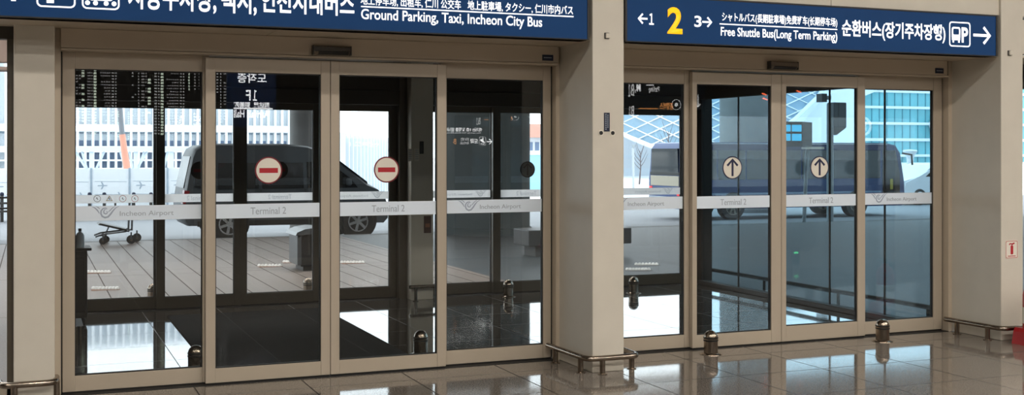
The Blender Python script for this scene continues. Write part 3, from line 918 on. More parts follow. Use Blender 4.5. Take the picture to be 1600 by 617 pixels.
# ------------------------------------------------------------------ vestibule left: cabinet with bottles, ribbed box
r = thing('sanitiser_cabinet', 'dark narrow cabinet on castors against the left end of the vestibule', 'cabinet', (0.32, 11.5, 0))
bx('body', M_DKGREY, r, 0.17, 0.465, 11.30, 11.62, 0.05, 0.66, bev=0.008)
bx('top', M_BLACK, r, 0.165, 0.50, 11.28, 11.64, 0.66, 0.685, bev=0.004)
bx('door_panel', M_BLACK, r, 0.19, 0.44, 11.292, 11.30, 0.1, 0.6, bev=0.003)
for x, y in ((0.21, 11.34), (0.43, 11.34), (0.21, 11.58), (0.43, 11.58)):
    bm = nb(); lathe(bm, [(0.0, 0.0), (0.018, 0.004), (0.022, 0.025), (0.018, 0.05)], (x, y, 0), 12); obj('castor', bm, M_BLACK, r, smooth=True)
for x, h, lab in ((0.405, 0.17, 'clear bottle standing on the dark cabinet'),):
    r = thing('bottle', lab, 'bottle', (x, 11.4, 0.685))
    bm = nb(); lathe(bm, [(0.036, 0), (0.038, 0.01), (0.038, 0.10), (0.03, 0.125), (0.013, 0.14), (0.013, 0.152)], (x, 11.4, 0.685), 18); obj('body', bm, mat('milky_plastic', srgb(188, 198, 205), 0.25), r, smooth=True)
    bm = nb(); lathe(bm, [(0.015, 0.15), (0.015, 0.172)], (x, 11.4, 0.685), 14); obj('cap', bm, M_DKGREY, r, smooth=True)
r = thing('ribbed_box', 'low dark ribbed box on the vestibule floor in the left corner', 'box', (0.26, 8.85, 0))
bx('body', M_BLACK, r, 0.16, 0.335, 8.78, 9.2, 0.03, 0.33)
for k in range(6):
    bx('rib', M_STEELD, r, 0.175 + k * 0.027, 0.188 + k * 0.027, 8.765, 8.78, 0.05, 0.33)
bx('foot_bar', M_BLACK, r, 0.16, 0.36, 8.74, 8.79, 0.012, 0.05, bev=0.005)


# ------------------------------------------------------------------ street side: ground
def road_z(y):
    return -0.15 - 0.0437 * (min(y, 32.0) - 21.7)


bm = nb(); box(bm, -30, 5.3, 12.06, 21.5, -0.2, 0.0); struct('pavement', bm, M_PAVE, 'brown paved forecourt outside the exit doors', 'pavement')
bm = nb(); box(bm, 5.3, 70, 12.06, 21.5, -0.2, 0.0); box(bm, 7.42, 70, 7.9, 12.06, -0.2, 0.0); struct('driveway', bm, M_APRON, 'dark grey forecourt outside the entrance doors', 'pavement')
bm = nb(); box(bm, -30, 0.0, 8.14, 12.06, -0.2, 0.0); struct('pavement.001', bm, M_PAVE, 'brown paving outside the left window', 'pavement')
bm = nb(); box(bm, -30, 70, 21.5, 21.7, -0.3, 0.0, bev=0.01); struct('kerb', bm, M_CONC, 'pale concrete kerb between forecourt and road', 'kerb')
bm = nb(); prism(bm, [(21.7, -0.15), (32, road_z(45)), (45, road_z(45)), (45, -2), (21.7, -2)], -60, 160, 'x'); struct('road', bm, M_ROAD, 'grey road sloping gently away beyond the kerb', 'road')
bm = nb(); box(bm, -200, 500, 45, 420, -2, road_z(45)); struct('ground', bm, M_PALE, 'pale concrete apron beyond the road', 'ground')
bm = nb(); box(bm, -30, 60, 12.2, CANY, 5.2, 5.5); struct('roof', bm, M_CANOPY, 'long canopy slab over the forecourt', 'canopy')

bm = nb(); box(bm, -9, -0.3, 19.8, 20.1, 2.95, 3.5); box(bm, -9, -0.3, 19.7, 20.2, 2.82, 2.87); box(bm, -9, -0.3, 19.85, 20.05, 3.5, 5.2)
struct('beam', bm, M_CANOPY, 'pinkish beam hanging below the canopy, seen through the left window', 'beam')


# tactile studs in the forecourt
def studs(px0, px1, py, n, lab, rows=1):
    c = []
    for k in range(n):
        px = px0 + (px1 - px0) * k / (n - 1)
        a, b = ray(px)
        t = EYE * F / (py - HY)
        c.append((a * t, b * t))
    o = thing('tactile_strip', lab, 'paving strip', (c[0][0], c[0][1], 0.0))
    x0, x1 = c[0][0] - 0.03, c[-1][0] + 0.03
    y0 = min(q[1] for q in c) - 0.05
    y1 = max(q[1] for q in c) + 0.05
    bx('base_plate', M_CONC if px0 > 900 else mat('brown_plate', srgb(136, 104, 84), 0.7), o, x0, x1, y0, y1, 0.0, 0.003)
    for x, y in c:
        bm_ = nb(); lathe(bm_, [(0.024, 0.003), (0.022, 0.022), (0.012, 0.032), (0, 0.034)], (x, y, 0), 10); obj('stud', bm_, mat('pale_stud', srgb(235, 232, 228), 0.35), o, smooth=True)
    return o


M_STEELL = mat('bright_steel', srgb(225, 225, 225), 0.25, 1.0)
studs(138, 170, 426, 7, 'row of steel studs in the brown paving, farther row behind the logo leaf')
studs(146, 183, 452, 8, 'row of steel studs in the brown paving, nearer row behind the logo leaf')
studs(405, 437, 416, 7, 'row of steel studs in the paving left of the litter bin')
studs(444, 461, 410, 5, 'short row of steel studs in the paving just before the litter bin')
studs(534, 567, 411, 8, 'row of steel studs in the paving behind the second no-entry leaf')
studs(980, 1014, 422, 8, 'row of steel studs in the dark paving by the coach, nearer row')
studs(994, 1026, 414, 7, 'row of steel studs in the dark paving by the coach, farther row')

# ------------------------------------------------------------------ canopy columns, bench, litter bin
for px0, px1, Y, lab in ((693, 826, 21.0, 'thick round concrete column outside, behind the mirrored direction sign'), (452, 493, 30.0, 'slim round concrete column rising behind the dark van'), (1129, 1205, 31.0, 'round concrete column rising behind the coach roof')):
    xa, xb = ax(px0, Y), ax(px1, Y)
    rad = (xb - xa) / 2 * 0.95
    z0 = 0.0 if Y < 21.5 else road_z(Y)
    yc = Y + (0.0 if Y < 22 else (5.2 if px0 > 1000 else 0))
    k = yc / Y
    r = thing('concrete_column', lab, 'column', ((xa + xb) / 2 * k, yc, z0))
    rad *= k
    z0 = 0.0 if yc < 21.5 else road_z(yc)
    bm = nb(); lathe(bm, [(rad, z0), (rad, 5.2 if Y < 22 else 7.0)], ((xa + xb) / 2 * k, yc, 0), 40); obj('shaft', bm, M_SHADECONC if Y < 22 else M_CONC, r, smooth=True)
    bm = nb(); lathe(bm, [(rad * 1.04, z0), (rad * 1.04, z0 + 0.12), (rad, z0 + 0.14)], ((xa + xb) / 2 * k, yc, 0), 40); obj('base_collar', bm, M_SHADECONC if Y < 22 else M_CONC, r, smooth=True)
r = thing('stone_bench', 'long dark stone bench outside the entrance doors', 'bench', (7.5, 16.2, 0))
xa, xb = ax(814, 16.2), ax(987, 15.9)
M_BENCH = mat('dark_stone', srgb(52, 54, 56), 0.4, var=0.2, scale=8)
bx('seat', M_BENCH, r, xa, xb, 15.9, 16.5, 0.16, 0.40, bev=0.012)
bx('plinth', mat('grey_stone', srgb(74, 74, 74), 0.6), r, xa + 0.14, xb - 0.1, 15.98, 16.4, 0, 0.16)
r = thing('litter_bin', 'dark litter bin with a pale domed lid on the brown paving', 'bin', (3.55, 15.4, 0))
M_BINS = mat('bin_steel', srgb(96, 98, 100), 0.35, 0.6)
xa, xb = ax(458, 15.4), ax(503, 15.4)
bx('body', M_BLACK, r, xa + 0.06, xb, 15.2, 15.75, 0.06, 0.50, bev=0.01)
bx('front_panel', M_BINS, r, xa + 0.01, xa + 0.065, 15.18, 15.72, 0.08, 0.47, bev=0.01)
bm = nb(); prism(bm, [(xa - 0.02, 0.47), (xb + 0.02, 0.50), (xb + 0.02, 0.55), (xa + 0.25, 0.57), (xa + 0.1, 0.55), (xa, 0.51)], 15.14, 15.8); obj('lid', bm, M_WHITEBAND if False else mat('bin_lid', srgb(84, 86, 88), 0.3, 0.4), r)
bx('base', M_DKGREY, r, xa + 0.1, xb - 0.02, 15.25, 15.7, 0, 0.06)

# fill lamps added under the canopy, out of view, to brighten paving and door bands
M_FILL = mat('fill_lamp_diffuser', (1.0, 0.96, 0.93), 0.5, emit=22.0, var=0.0)
cl = None
for x, y in ((-1.5, 15.2), (1.2, 15.2), (3.9, 15.2), (6.6, 15.2)):
    if cl is None:
        cl = thing('added_fill_lamp', 'added square fill lamp on the canopy underside above the brown paving', 'lamp', (x, y, 5.2), group='added fill lamps')
        bm = nb(); box(bm, -0.6, 0.6, -0.6, 0.6, -0.05, -0.03); obj('diffuser', bm, M_FILL, cl, local=True)
        bm = nb(); box(bm, -0.65, 0.65, -0.65, 0.65, -0.03, 0.0); obj('housing', bm, M_STEELD, cl, local=True)
    else:
        dup(cl, (x, y, 5.2), 0)

# ------------------------------------------------------------------ luggage trolley near the kerb
tx, ty = ax(150, 21.1), 21.1
u = (ax(218, 21.1) - tx)
r = thing('luggage_trolley', 'steel luggage trolley with black wheels near the kerb', 'trolley', (tx + u / 2, ty, 0))
M_TROL = mat('trolley_grey', srgb(72, 76, 82), 0.35, 0.5)
for dy in (-0.22, 0.22):
    bm = nb(); tube(bm, [(tx - 0.02, ty + dy, 0.13), (tx + 0.12 * u, ty + dy, 0.17), (tx + 0.65 * u, ty + dy, 0.21), (tx + 0.78 * u, ty + dy * 0.9, 0.24)], 0.014, 8); obj('side_rail', bm, M_TROL, r, smooth=True)
bm = nb(); prism(bm, [(tx + 0.02, 0.335), (tx + 0.05, 0.36), (tx + 0.68 * u, 0.25), (tx + 0.68 * u, 0.215)], ty - 0.25, ty + 0.25); obj('deck', bm, M_BLACK, r)
bm = nb(); tube(bm, [(tx + 0.02, ty, 0.13), (tx + 0.2 * u, ty, 0.14), (tx + 0.30 * u, ty, 0.3)], 0.012, 8); obj('nose_bar', bm, M_TROL, r, smooth=True)
for dy in (-0.2, 0.2):
    bm = nb(); tube(bm, [(tx + (0.72 if dy < 0 else 0.84) * u, ty + dy, 0.2), (tx + (0.72 if dy < 0 else 0.84) * u + 0.01, ty + dy, 0.52), (tx + (0.72 if dy < 0 else 0.84) * u + 0.02, ty + dy, 0.70)], 0.017, 8); obj('upright', bm, M_TROL, r, smooth=True)
bm = nb(); tube(bm, [(tx + 0.72 * u + 0.02, ty - 0.2, 0.70), (tx + 0.78 * u + 0.02, ty, 0.70), (tx + 0.84 * u + 0.02, ty + 0.2, 0.70)], 0.02, 8); obj('handle_bar', bm, M_TROL, r, smooth=True)
bm = nb(); tube(bm, [(tx + 0.72 * u + 0.01, ty - 0.2, 0.40), (tx + 0.84 * u + 0.01, ty + 0.2, 0.40)], 0.012, 8); obj('cross_bar', bm, M_TROL, r, smooth=True)
for fx, dy, wr in ((0.14, -0.2, 0.06), (0.24, 0.2, 0.06), (0.78, -0.22, 0.075), (0.96, 0.22, 0.075)):
    bm = nb(); prism(bm, [(tx + fx * u + wr * math.cos(2 * PI * k / 24), wr + wr * math.sin(2 * PI * k / 24)) for k in range(24)], ty + dy - 0.025, ty + dy + 0.025); w = obj('wheel', bm, M_BLACK, r)
    bm = nb(); disc(bm, tx + fx * u, ty + dy - 0.028, ty + dy + 0.028, wr, wr * 0.35, 16); obj('hub', bm, M_STEELD, w)
    bx('fork', M_TROL, r, tx + fx * u - 0.012, tx + fx * u + 0.012, ty + dy - 0.034, ty + dy - 0.028, wr, 0.2)


# ------------------------------------------------------------------ vehicles
def wheel(parent, x, y, z, rad, wid, spokes=6, rimm=None):
    bm_ = nb()
    prism(bm_, [(x + rad * math.cos(2 * PI * k / 36), z + rad * math.sin(2 * PI * k / 36)) for k in range(36)], y, y + wid)
    w_ = obj('wheel', bm_, M_BLACK, parent, local=True)
    bm_ = nb(); ring(bm_, x, y - 0.012, y + 0.01, z, rad * 0.58, rad * 0.66)
    for k in range(spokes):
        a = 2 * PI * k / spokes + 0.3
        stroke(bm_, [(x + rad * 0.1 * math.cos(a), z + rad * 0.1 * math.sin(a)), (x + rad * 0.62 * math.cos(a), z + rad * 0.62 * math.sin(a))], rad * 0.17, y - 0.014, y + 0.004)
    disc(bm_, x, y - 0.018, y + 0.004, z, rad * 0.17, 18)
    obj('rim', bm_, rimm or M_STEELL, w_, local=True)
    return w_


M_VAN = mat('slate_car_paint', srgb(60, 68, 74), 0.5, 0.0, coat=0.1, var=0.03)
M_CGLASS = mat('dark_car_glass', srgb(14, 15, 17), 0.2, spec=0.25, var=0.0)
M_TAIL = mat('red_lamp_lens', srgb(150, 22, 36), 0.25)
VY = 25.0
vx0, vx1 = ax(286, VY), ax(608, VY)
vl = vx1 - vx0
s = vl / 4.6
r = thing('van', 'dark slate minivan parked at the kerb outside the exit doors', 'van', (vx0, VY, road_z(VY)))
prof = [(0.10, 0.32), (0.02, 0.42), (0.0, 0.75), (0.04, 1.02), (0.10, 1.35), (0.2, 1.78), (0.27, 1.92), (0.42, 2.0), (0.8, 2.03), (2.2, 2.03), (2.75, 1.98), (3.05, 1.88), (3.35, 1.72), (3.75, 1.43), (4.1, 1.17), (4.36, 1.03), (4.52, 0.88), (4.6, 0.68), (4.6, 0.40), (4.5, 0.30)]
W = 1.9
# body shell: lower full width, shoulders lean in above the belt
bm = nb()
secs = [(0.0, 0.0), (1.0, 0.0)]
ringsv = []
for (yy, lean) in ((0.0, 1), (0.10, 0), (W - 0.10, 0), (W, 1)):
    rr_ = []
    for u_, z_ in prof:
        inn = 0.0
        zz = z_
        if lean:
            zz = z_ if z_ < 1.05 else z_ - 0.04
            u2 = 2.3 * s + (u_ - 2.3) * s * 0.985
        else:
            u2 = u_ * s
        yv = yy
        if lean and z_ > 1.05:
            yv = yy + (0.14 if yy < 1 else -0.14) * (z_ - 1.05)
        elif not lean and z_ > 1.05:
            yv = yy + (0.13 if yy < 1 else -0.13) * (z_ - 1.05)
        rr_.append(bm.verts.new((u2, yv, zz)))
    ringsv.append(rr_)
n = len(prof)
for a, b in zip(ringsv, ringsv[1:]):
    for i in range(n):
        bm.faces.new((a[i], a[(i + 1) % n], b[(i + 1) % n], b[i]))
bm.faces.new(ringsv[0]); bm.faces.new(ringsv[-1][::-1])
obj('body', bm, M_VAN, r, local=True, smooth=True)


def side_pane(poly, name='side_window', m=M_CGLASS, off=0.0):
    bm_ = nb()
    A = [bm_.verts.new((u_ * s, 0.14 * max(0, z_ - 1.05) - 0.012 - off, z_)) for u_, z_ in poly]
    B = [bm_.verts.new((u_ * s, 0.14 * max(0, z_ - 1.05) + 0.02, z_)) for u_, z_ in poly]
    bm_.faces.new(A); bm_.faces.new(B[::-1])
    for i_ in range(len(poly)):
        bm_.faces.new((A[i_], A[(i_ + 1) % len(poly)], B[(i_ + 1) % len(poly)], B[i_]))
    return obj(name, bm_, m, r, local=True)


side_pane([(0.24, 1.12), (0.62, 1.08), (0.66, 1.62), (0.36, 1.64), (0.28, 1.5)])
side_pane([(0.74, 1.08), (1.62, 1.08), (1.62, 1.62), (0.76, 1.62)])
side_pane([(1.70, 1.08), (2.62, 1.08), (2.62, 1.62), (1.70, 1.62)])
side_pane([(2.70, 1.08), (3.86, 1.08), (3.72, 1.26), (3.18, 1.66), (2.70, 1.64)])
bm = nb(); prism(bm, [(-0.012, 0.78), (0.05, 0.78), (0.14, 1.04), (0.03, 1.06)], -0.02, 0.3)
bmesh.ops.scale(bm, vec=(s, 1, 1), verts=bm.verts); obj('tail_lamp', bm, M_TAIL, r, local=True)
bm = nb(); prism(bm, [(3.42, 1.66), (3.40, 1.69), (4.10, 1.19), (4.12, 1.14)], 0.12, W - 0.12)
bmesh.ops.scale(bm, vec=(s, 1, 1), verts=bm.verts); bmesh.ops.translate(bm, vec=(0.012, 0, 0.012), verts=bm.verts); obj('windscreen', bm, M_CGLASS, r, local=True)
bm = nb(); prism(bm, [(0.06, 1.1), (0.10, 1.1), (0.235, 1.75), (0.2, 1.76)], 0.25, W - 0.25)
bmesh.ops.translate(bm, vec=(-0.03, 0, 0), verts=bm.verts); obj('rear_window', bm, M_CGLASS, r, local=True)
bm = nb(); box(bm, 3.58 * s, 3.68 * s, -0.18, 0.0, 1.13, 1.28, bev=0.03); obj('door_mirror', bm, M_VAN, r, local=True)
bm = nb(); box(bm, 0.3 * s, 4.3 * s, -0.015, 0.02, 0.30, 0.42, bev=0.01); obj('sill', bm, M_BLACK, r, local=True)
for k in (0.68, 1.66, 2.66):
    bm = nb(); box(bm, k * s, (k + 0.012) * s, -0.006, 0.02, 0.45, 1.06); obj('door_seam', bm, M_BLACK, r, local=True)
bm = nb(); box(bm, 4.2 * s, 4.5 * s, -0.012, 0.3, 0.84, 0.96, bev=0.02); obj('headlamp', bm, M_STEELL, r, local=True)
for fx in (0.98, 3.86):
    for yy in (-0.02, W - 0.21):
        bm = nb(); ring(bm, fx * s, yy - 0.008, yy + 0.1, 0.36, 0.35, 0.42, 30); obj('wheel_arch', bm, M_BLACK, r, local=True)
        wheel(r, fx * s, yy - 0.01, 0.34, 0.34, 0.22, 6)

# coach on the road outside the entrance doors
BY = 32.0
b0, b1 = ax(1064, BY), ax(1413, BY)
bl = b1 - b0
r = thing('coach', 'dark blue coach passing outside the entrance doors, its rear end towards the left', 'bus', (b0, BY, road_z(BY)), rz=0.0)
BH = 2.47
BW = 2.05
M_BUSB = mat('coach_blue_paint', srgb(40, 66, 116), 0.4, coat=0.1, var=0.06)
M_BUSN = mat('coach_navy_paint', srgb(18, 28, 84), 0.4, coat=0.1)
M_BUSG = mat('coach_glass', srgb(10, 14, 16), 0.06, spec=0.4, var=0.0)
bm = nb(); prism(bm, [(0.04, 0.36), (0.0, 0.6), (0.0, 1.3), (0.05, BH - 0.22), (0.2, BH - 0.03), (0.35, BH), (bl - 0.8, BH), (bl - 0.35, BH - 0.08), (bl - 0.14, BH - 0.35), (bl - 0.02, 1.2), (bl, 0.8), (bl, 0.5), (bl - 0.06, 0.34)], 0, BW)
bmesh.ops.bevel(bm, geom=[e for e in bm.edges if abs(e.verts[0].co.y - e.verts[1].co.y) < 1e-4], offset=0.05, segments=3, affect='EDGES')
obj('body', bm, M_BUSB, r, local=True, smooth=True)
bm = nb(); box(bm, 0.3, bl - 0.75, -0.012, 0.03, BH - 0.24, BH - 0.06, bev=0.005); obj('roof_band', bm, M_BUSN, r, local=True)
bm = nb(); box(bm, 0.3, bl - 0.75, -0.016, 0.05, BH - 0.055, BH - 0.03); obj('roof_trim', bm, M_PALE, r, local=True)
nw = 7
for k in range(nw):
    a = 0.28 + (bl - 1.25) * k / nw
    b = 0.28 + (bl - 1.25) * (k + 1) / nw - 0.05
    bm = nb(); box(bm, a, b, -0.01, 0.02, 1.28, BH - 0.25, bev=0.006); obj('side_window', bm, M_BUSG, r, local=True)
bm = nb(); prism(bm, [(bl - 0.92, 0.52), (bl - 0.2, 0.52), (bl - 0.2, 1.4), (bl - 0.38, BH - 0.25), (bl - 0.92, BH - 0.25)], -0.012, 0.02); obj('door', bm, M_BUSG, r, local=True)
bm = nb(); box(bm, bl - 0.62, bl - 0.5, -0.03, -0.012, 0.9, 1.25, bev=0.01); obj('grab_handle', bm, mat('yellow_paint', srgb(190, 170, 60), 0.5), r, local=True)
bm = nb(); box(bm, 0.3, bl - 1.0, -0.011, 0.02, 0.80, 0.86); obj('side_stripe', bm, mat('coach_pale_stripe', srgb(120, 150, 180), 0.4), r, local=True)
bm = nb(); prism(bm, [(0.15, 1.52), (BW - 0.15, 1.52), (BW - 0.2, BH - 0.2), (0.2, BH - 0.2)], -0.012, 0.06, 'x'); obj('rear_window', bm, M_BUSG, r, local=True)
bm = nb(); box(bm, -0.016, 0.05, 0.1, BW - 0.1, 1.42, 1.52, bev=0.01); obj('rear_ledge', bm, M_BLACK, r, local=True)
bm = nb(); box(bm, -0.014, 0.05, 0.12, BW - 0.12, 1.08, 1.40, bev=0.01); obj('rear_panel', bm, mat('coach_beige_panel', srgb(176, 168, 150), 0.5), r, local=True)
bm = nb(); box(bm, -0.05, 0.05, 0.05, BW - 0.05, 0.62, 0.74, bev=0.02); obj('rear_bumper', bm, mat('coach_grey_bumper', srgb(150, 160, 170), 0.4), r, local=True)
for yy in (0.05, BW - 0.22):
    bm = nb(); box(bm, -0.03, 0.06, yy, yy + 0.17, 0.78, 1.05, bev=0.015); obj('tail_lamp', bm, mat('lit_tail_lamp', srgb(230, 40, 40), 0.3, emit=0.6), r, local=True)
bm = nb(); tube(bm, [(bl - 0.1, -0.02, BH - 0.35), (bl + 0.22, -0.1, BH - 0.4), (bl + 0.24, -0.12, BH - 0.75)], 0.035, 8); obj('mirror_arm', bm, M_BLACK, r, local=True, smooth=True)
for fx in (1.9, bl - 2.0):
    for yy in (-0.015, BW - 0.27):
        wheel(r, fx, yy, 0.44, 0.44, 0.28, 8, M_STEELD)

# white car partly behind the coach nose
CY = 38.0
c0 = ax(1411, CY)
r = thing('car', 'white car beyond the nose of the coach', 'car', (c0, CY, road_z(CY)))
M_CAR = mat('white_car_paint', srgb(205, 208, 212), 0.3, coat=0.4, var=0.0)
prof = [(0.05, 0.3), (0.0, 0.7), (0.1, 0.98), (0.9, 1.12), (1.6, 1.62), (2.0, 1.70), (3.4, 1.70), (4.1, 1.3), (4.4, 1.1), (4.45, 0.5), (4.4, 0.3)]
bm = nb(); prism(bm, prof, 0, 1.85); bmesh.ops.bevel(bm, geom=[e for e in bm.edges if abs(e.verts[0].co.y - e.verts[1].co.y) < 1e-4], offset=0.07, segments=3, affect='EDGES'); obj('body', bm, M_CAR, r, local=True, smooth=True)
for poly in ([(1.15, 1.16), (2.25, 1.16), (2.25, 1.6), (1.72, 1.58)], [(2.33, 1.16), (3.7, 1.16), (3.35, 1.6), (2.33, 1.6)]):
    bm = nb(); prism(bm, poly, -0.012, 0.02); obj('side_window', bm, M_CGLASS, r, local=True)
bm = nb(); box(bm, -0.02, 0.12, 0.08, 0.5, 0.72, 0.86, bev=0.02); obj('headlamp', bm, M_STEELL, r, local=True)
for fx in (0.85, 3.6):
    for yy in (-0.01, 1.64):
        wheel(r, fx, yy, 0.33, 0.33, 0.22, 5)

# ------------------------------------------------------------------ across the road, left: hoarding panels, truss, boom, ribbed hoarding, hall with fins
M_HOARD = mat('white_hoarding', srgb(236, 241, 246), 0.5, var=0.02)
M_HPRINT = mat('grey_blue_print', srgb(164, 178, 192), 0.6)
FY = 40.0
edges = [-48, -14, 26, 62, 84, 143, 203, 262, 321]
for i, (p0, p1) in enumerate(zip(edges, edges[1:])):
    if p0 == 26 or p0 == 62:
        continue
    xa, xb = ax(p0, FY), ax(p1, FY) - (0.12 if i == 0 else 0.0)
    zt = at(200, 262 - (p0 - 84) * 0.008 if p0 > 0 else 262, FY).z
    zb = road_z(FY)
    vis = p0 in (84, 143, 203)
    r = thing('hoarding_panel', 'white hoarding panel printed with grey aeroplanes, standing across the road', 'hoarding', ((xa + xb) / 2, FY, zb), group='white hoarding panels')
    bx('sheet', M_HOARD, r, xa + 0.022, xb - 0.042, FY - 0.02, FY + 0.02, zb + 0.05, 1.02)
    bx('post', M_HPRINT, r, xb - 0.04, xb + 0.02, FY - 0.05, FY + 0.05, zb, 1.05)
    bm = nb()
    for fx, fz in ((0.28, 0.48), (0.72, 0.42)):
        cx_, cz_ = xa + (xb - xa) * fx, fz
        if fx > 0.5:
            cz_ = 0.15
        prism(bm, [(cx_ - 0.16, cz_ - 0.01), (cx_ - 0.12, cz_ + 0.018), (cx_ + 0.12, cz_ + 0.018), (cx_ + 0.17, cz_), (cx_ + 0.12, cz_ - 0.018), (cx_ - 0.12, cz_ - 0.018)], FY - 0.025, FY - 0.02)
        prism(bm, [(cx_ - 0.05, cz_ - 0.12), (cx_ - 0.01, cz_ - 0.12), (cx_ + 0.06, cz_), (cx_ - 0.01, cz_ + 0.12), (cx_ - 0.05, cz_ + 0.12), (cx_ + 0.0, cz_)], FY - 0.0255, FY - 0.0205)
    stroke(bm, [(xa + 0.1, 0.62), (xb - 0.1, 0.60)], 0.015, FY - 0.025, FY - 0.02)
    stroke(bm, [(xa + 0.1, 0.2), (xb - 0.1, 0.18)], 0.02, FY - 0.025, FY - 0.02)
    obj('aeroplane_print', bm, M_HPRINT, r)
for px in (140, 163, 209, 236, 3, 14):
    c = at(px, 303, 39.5)
    zb = road_z(39.5)
    r = thing('lane_post', 'short dark lane post in front of the white hoarding', 'post', (c.x, 39.5, zb), group='lane posts before the hoarding')
    bm = nb(); lathe(bm, [(0.05, zb), (0.05, c.z - 0.05)], (c.x, 39.5, 0), 12); obj('shaft', bm, M_DKGREY, r, smooth=True)
    bm = nb(); lathe(bm, [(0.05, c.z - 0.05), (0.065, c.z - 0.02), (0.05, c.z + 0.04), (0, c.z + 0.06)], (c.x, 39.5, 0), 12); obj('head', bm, M_NAVY, r, smooth=True)
r = thing('lane_barrier', 'low dark rail barrier along the far side of the road', 'barrier', (2, 39.0, road_z(39)))
for z in (0.35, 0.6):
    bx('rail', M_DKGREY, r, -2.5, 7.5, 38.97, 39.03, road_z(39) + z - 0.03, road_z(39) + z + 0.03)
for k in range(9):
    bx('post', M_DKGREY, r, -2.4 + k * 1.2, -2.34 + k * 1.2, 38.97, 39.03, road_z(39), road_z(39) + 0.66)
r = thing('fence_railing', 'dark metal railing seen through the left window', 'railing', (-1.0, 30.0, road_z(30)))
for z in (0.75, 1.0):
    bx('rail', M_DKGREY, r, -3.4, -0.25, 29.98, 30.02, road_z(30) + z - 0.02, road_z(30) + z + 0.02)
for k in range(16):
    bx('post', M_DKGREY, r, -3.4 + k * 0.205, -3.36 + k * 0.205, 29.98, 30.02, road_z(30), road_z(30) + 1.05 + (0.1 if k % 3 == 0 else 0))

r = thing('steel_truss', 'pale steel truss bridge above the white hoarding', 'truss', (6.0, 55, road_z(55)))
TY = 55.0
M_TRUSS = mat('pale_truss_steel', srgb(196, 205, 213), 0.5)
z1, z0_ = at(200, 229.5, TY).z, at(200, 237, TY).z
xa, xb = ax(-60, TY), ax(345, TY)
bx('top_beam', M_TRUSS, r, xa, xb, TY - 0.2, TY + 0.2, z0_, z1)
zl = at(200, 264, TY).z
bx('bottom_beam', M_TRUSS, r, xa, xb, TY - 0.15, TY + 0.15, zl - 0.15, zl)
for px in (28, 86, 143, 212, 268):
    bx('post', M_TRUSS, r, ax(px, TY) - 0.09, ax(px, TY) + 0.09, TY - 0.1, TY + 0.1, road_z(55), z0_)
for p0, p1 in ((118, 135), (163, 150), (128, 136), (188, 196), (202, 208), (230, 214), (225, 216), (262, 256), (60, 78), (40, 30)):
    bm = nb(); tube(bm, [(ax(p0, TY), TY, z0_), (ax(p1, TY), TY, zl)], 0.05, 8); obj('diagonal', bm, M_TRUSS, r, smooth=True)

r = thing('leaning_boom', 'leaning boom, grey above and salmon pink below, beyond the hoarding', 'boom', (ax(198, 48), 48, road_z(48)))
bm = nb(); tube(bm, [at(186, 150, 48), at(189, 190, 48), at(191, 210, 48)], 0.1, 16, r_end=0.1); obj('upper_arm', bm, mat('boom_grey', srgb(118, 122, 128), 0.5), r, smooth=True)
bm = nb(); tube(bm, [at(191, 210, 48), at(195, 240, 48), at(198.5, 264, 48), at(203, 300, 48), Vector((ax(208, 48), 48, road_z(48)))], 0.115, 16, r_end=0.16); obj('lower_arm', bm, mat('boom_salmon', srgb(214, 150, 128), 0.5), r, smooth=True)

r = thing('ribbed_hoarding', 'tall white ribbed hoarding running away behind the van', 'hoarding', (12, 55, road_z(55)))
A, B = Vector((ax(531, 48), 48, 0)), Vector((ax(640, 80), 80, 0))
zt = at(200, 205, 48).z
N_ = 26
M_RIB = mat('ribbed_white', srgb(204, 212, 219), 0.55, var=0.02)
bm = nb()
d_ = (B - A).normalized(); nrm = Vector((d_.y, -d_.x, 0))
for k in range(N_ + 1):
    p = A + (B - A) * (k / N_)
    v = [bm.verts.new(p + d_ * a + nrm * b + Vector((0, 0, z))) for z in (road_z(55), zt) for a, b in ((-0.12, 0), (0.12, 0), (0.12, 0.22), (-0.12, 0.22))]
    for f in ((0, 1, 2, 3), (4, 7, 6, 5), (0, 4, 5, 1), (1, 5, 6, 2), (2, 6, 7, 3), (3, 7, 4, 0)):
        bm.faces.new([v[i] for i in f])
obj('ribs', bm, M_PALE, r)
bm = nb()
v = [bm.verts.new(p + nrm * b + Vector((0, 0, z))) for z in (road_z(55), zt - 0.05) for p, b in ((A, -0.1), (B, -0.1), (B, 0.02), (A, 0.02))]
for f in ((0, 1, 2, 3), (4, 7, 6, 5), (0, 4, 5, 1), (1, 5, 6, 2), (2, 6, 7, 3), (3, 7, 4, 0)):
    bm.faces.new([v[i] for i in f])
obj('sheet', bm, mat('blue_grey_sheet', srgb(172, 188, 200), 0.55), r)

# long white hall with vertical fins
GY = 150.0
r = thing('finned_building', 'long white building with vertical fins and rows of dark windows', 'building', (20, GY, road_z(GY)))
gx0, gx1 = ax(-120, GY), ax(505, GY)
M_FACE = mat('pale_blue_facade', srgb(212, 220, 226), 0.6, var=0.02)
gz1 = 22.0
bx('wall', M_FACE, r, gx0, gx1, GY, GY + 20, road_z(GY), gz1)
cell = (ax(320, GY) - ax(110, GY)) / 18
bm = nb()
k = 0
x = gx0
while x < gx1:
    box(bm, x - cell * 0.16, x + cell * 0.16, GY - 0.9, GY, road_z(GY), gz1)
    x += cell
obj('fins', bm, M_PALE, r)
for pa, pb_ in ((195, 206), (228.5, 238), (249, 251.5), (262, 270)):
    bx('floor_band', M_PALE, r, gx0, gx1, GY - 0.95, GY, at(200, pb_, GY).z * 1.0, at(200, pa, GY).z)
M_WINB = mat('blue_window_glass', srgb(104, 122, 150), 0.3, spec=0.3)
i0 = int((ax(100, GY) - gx0) / cell)
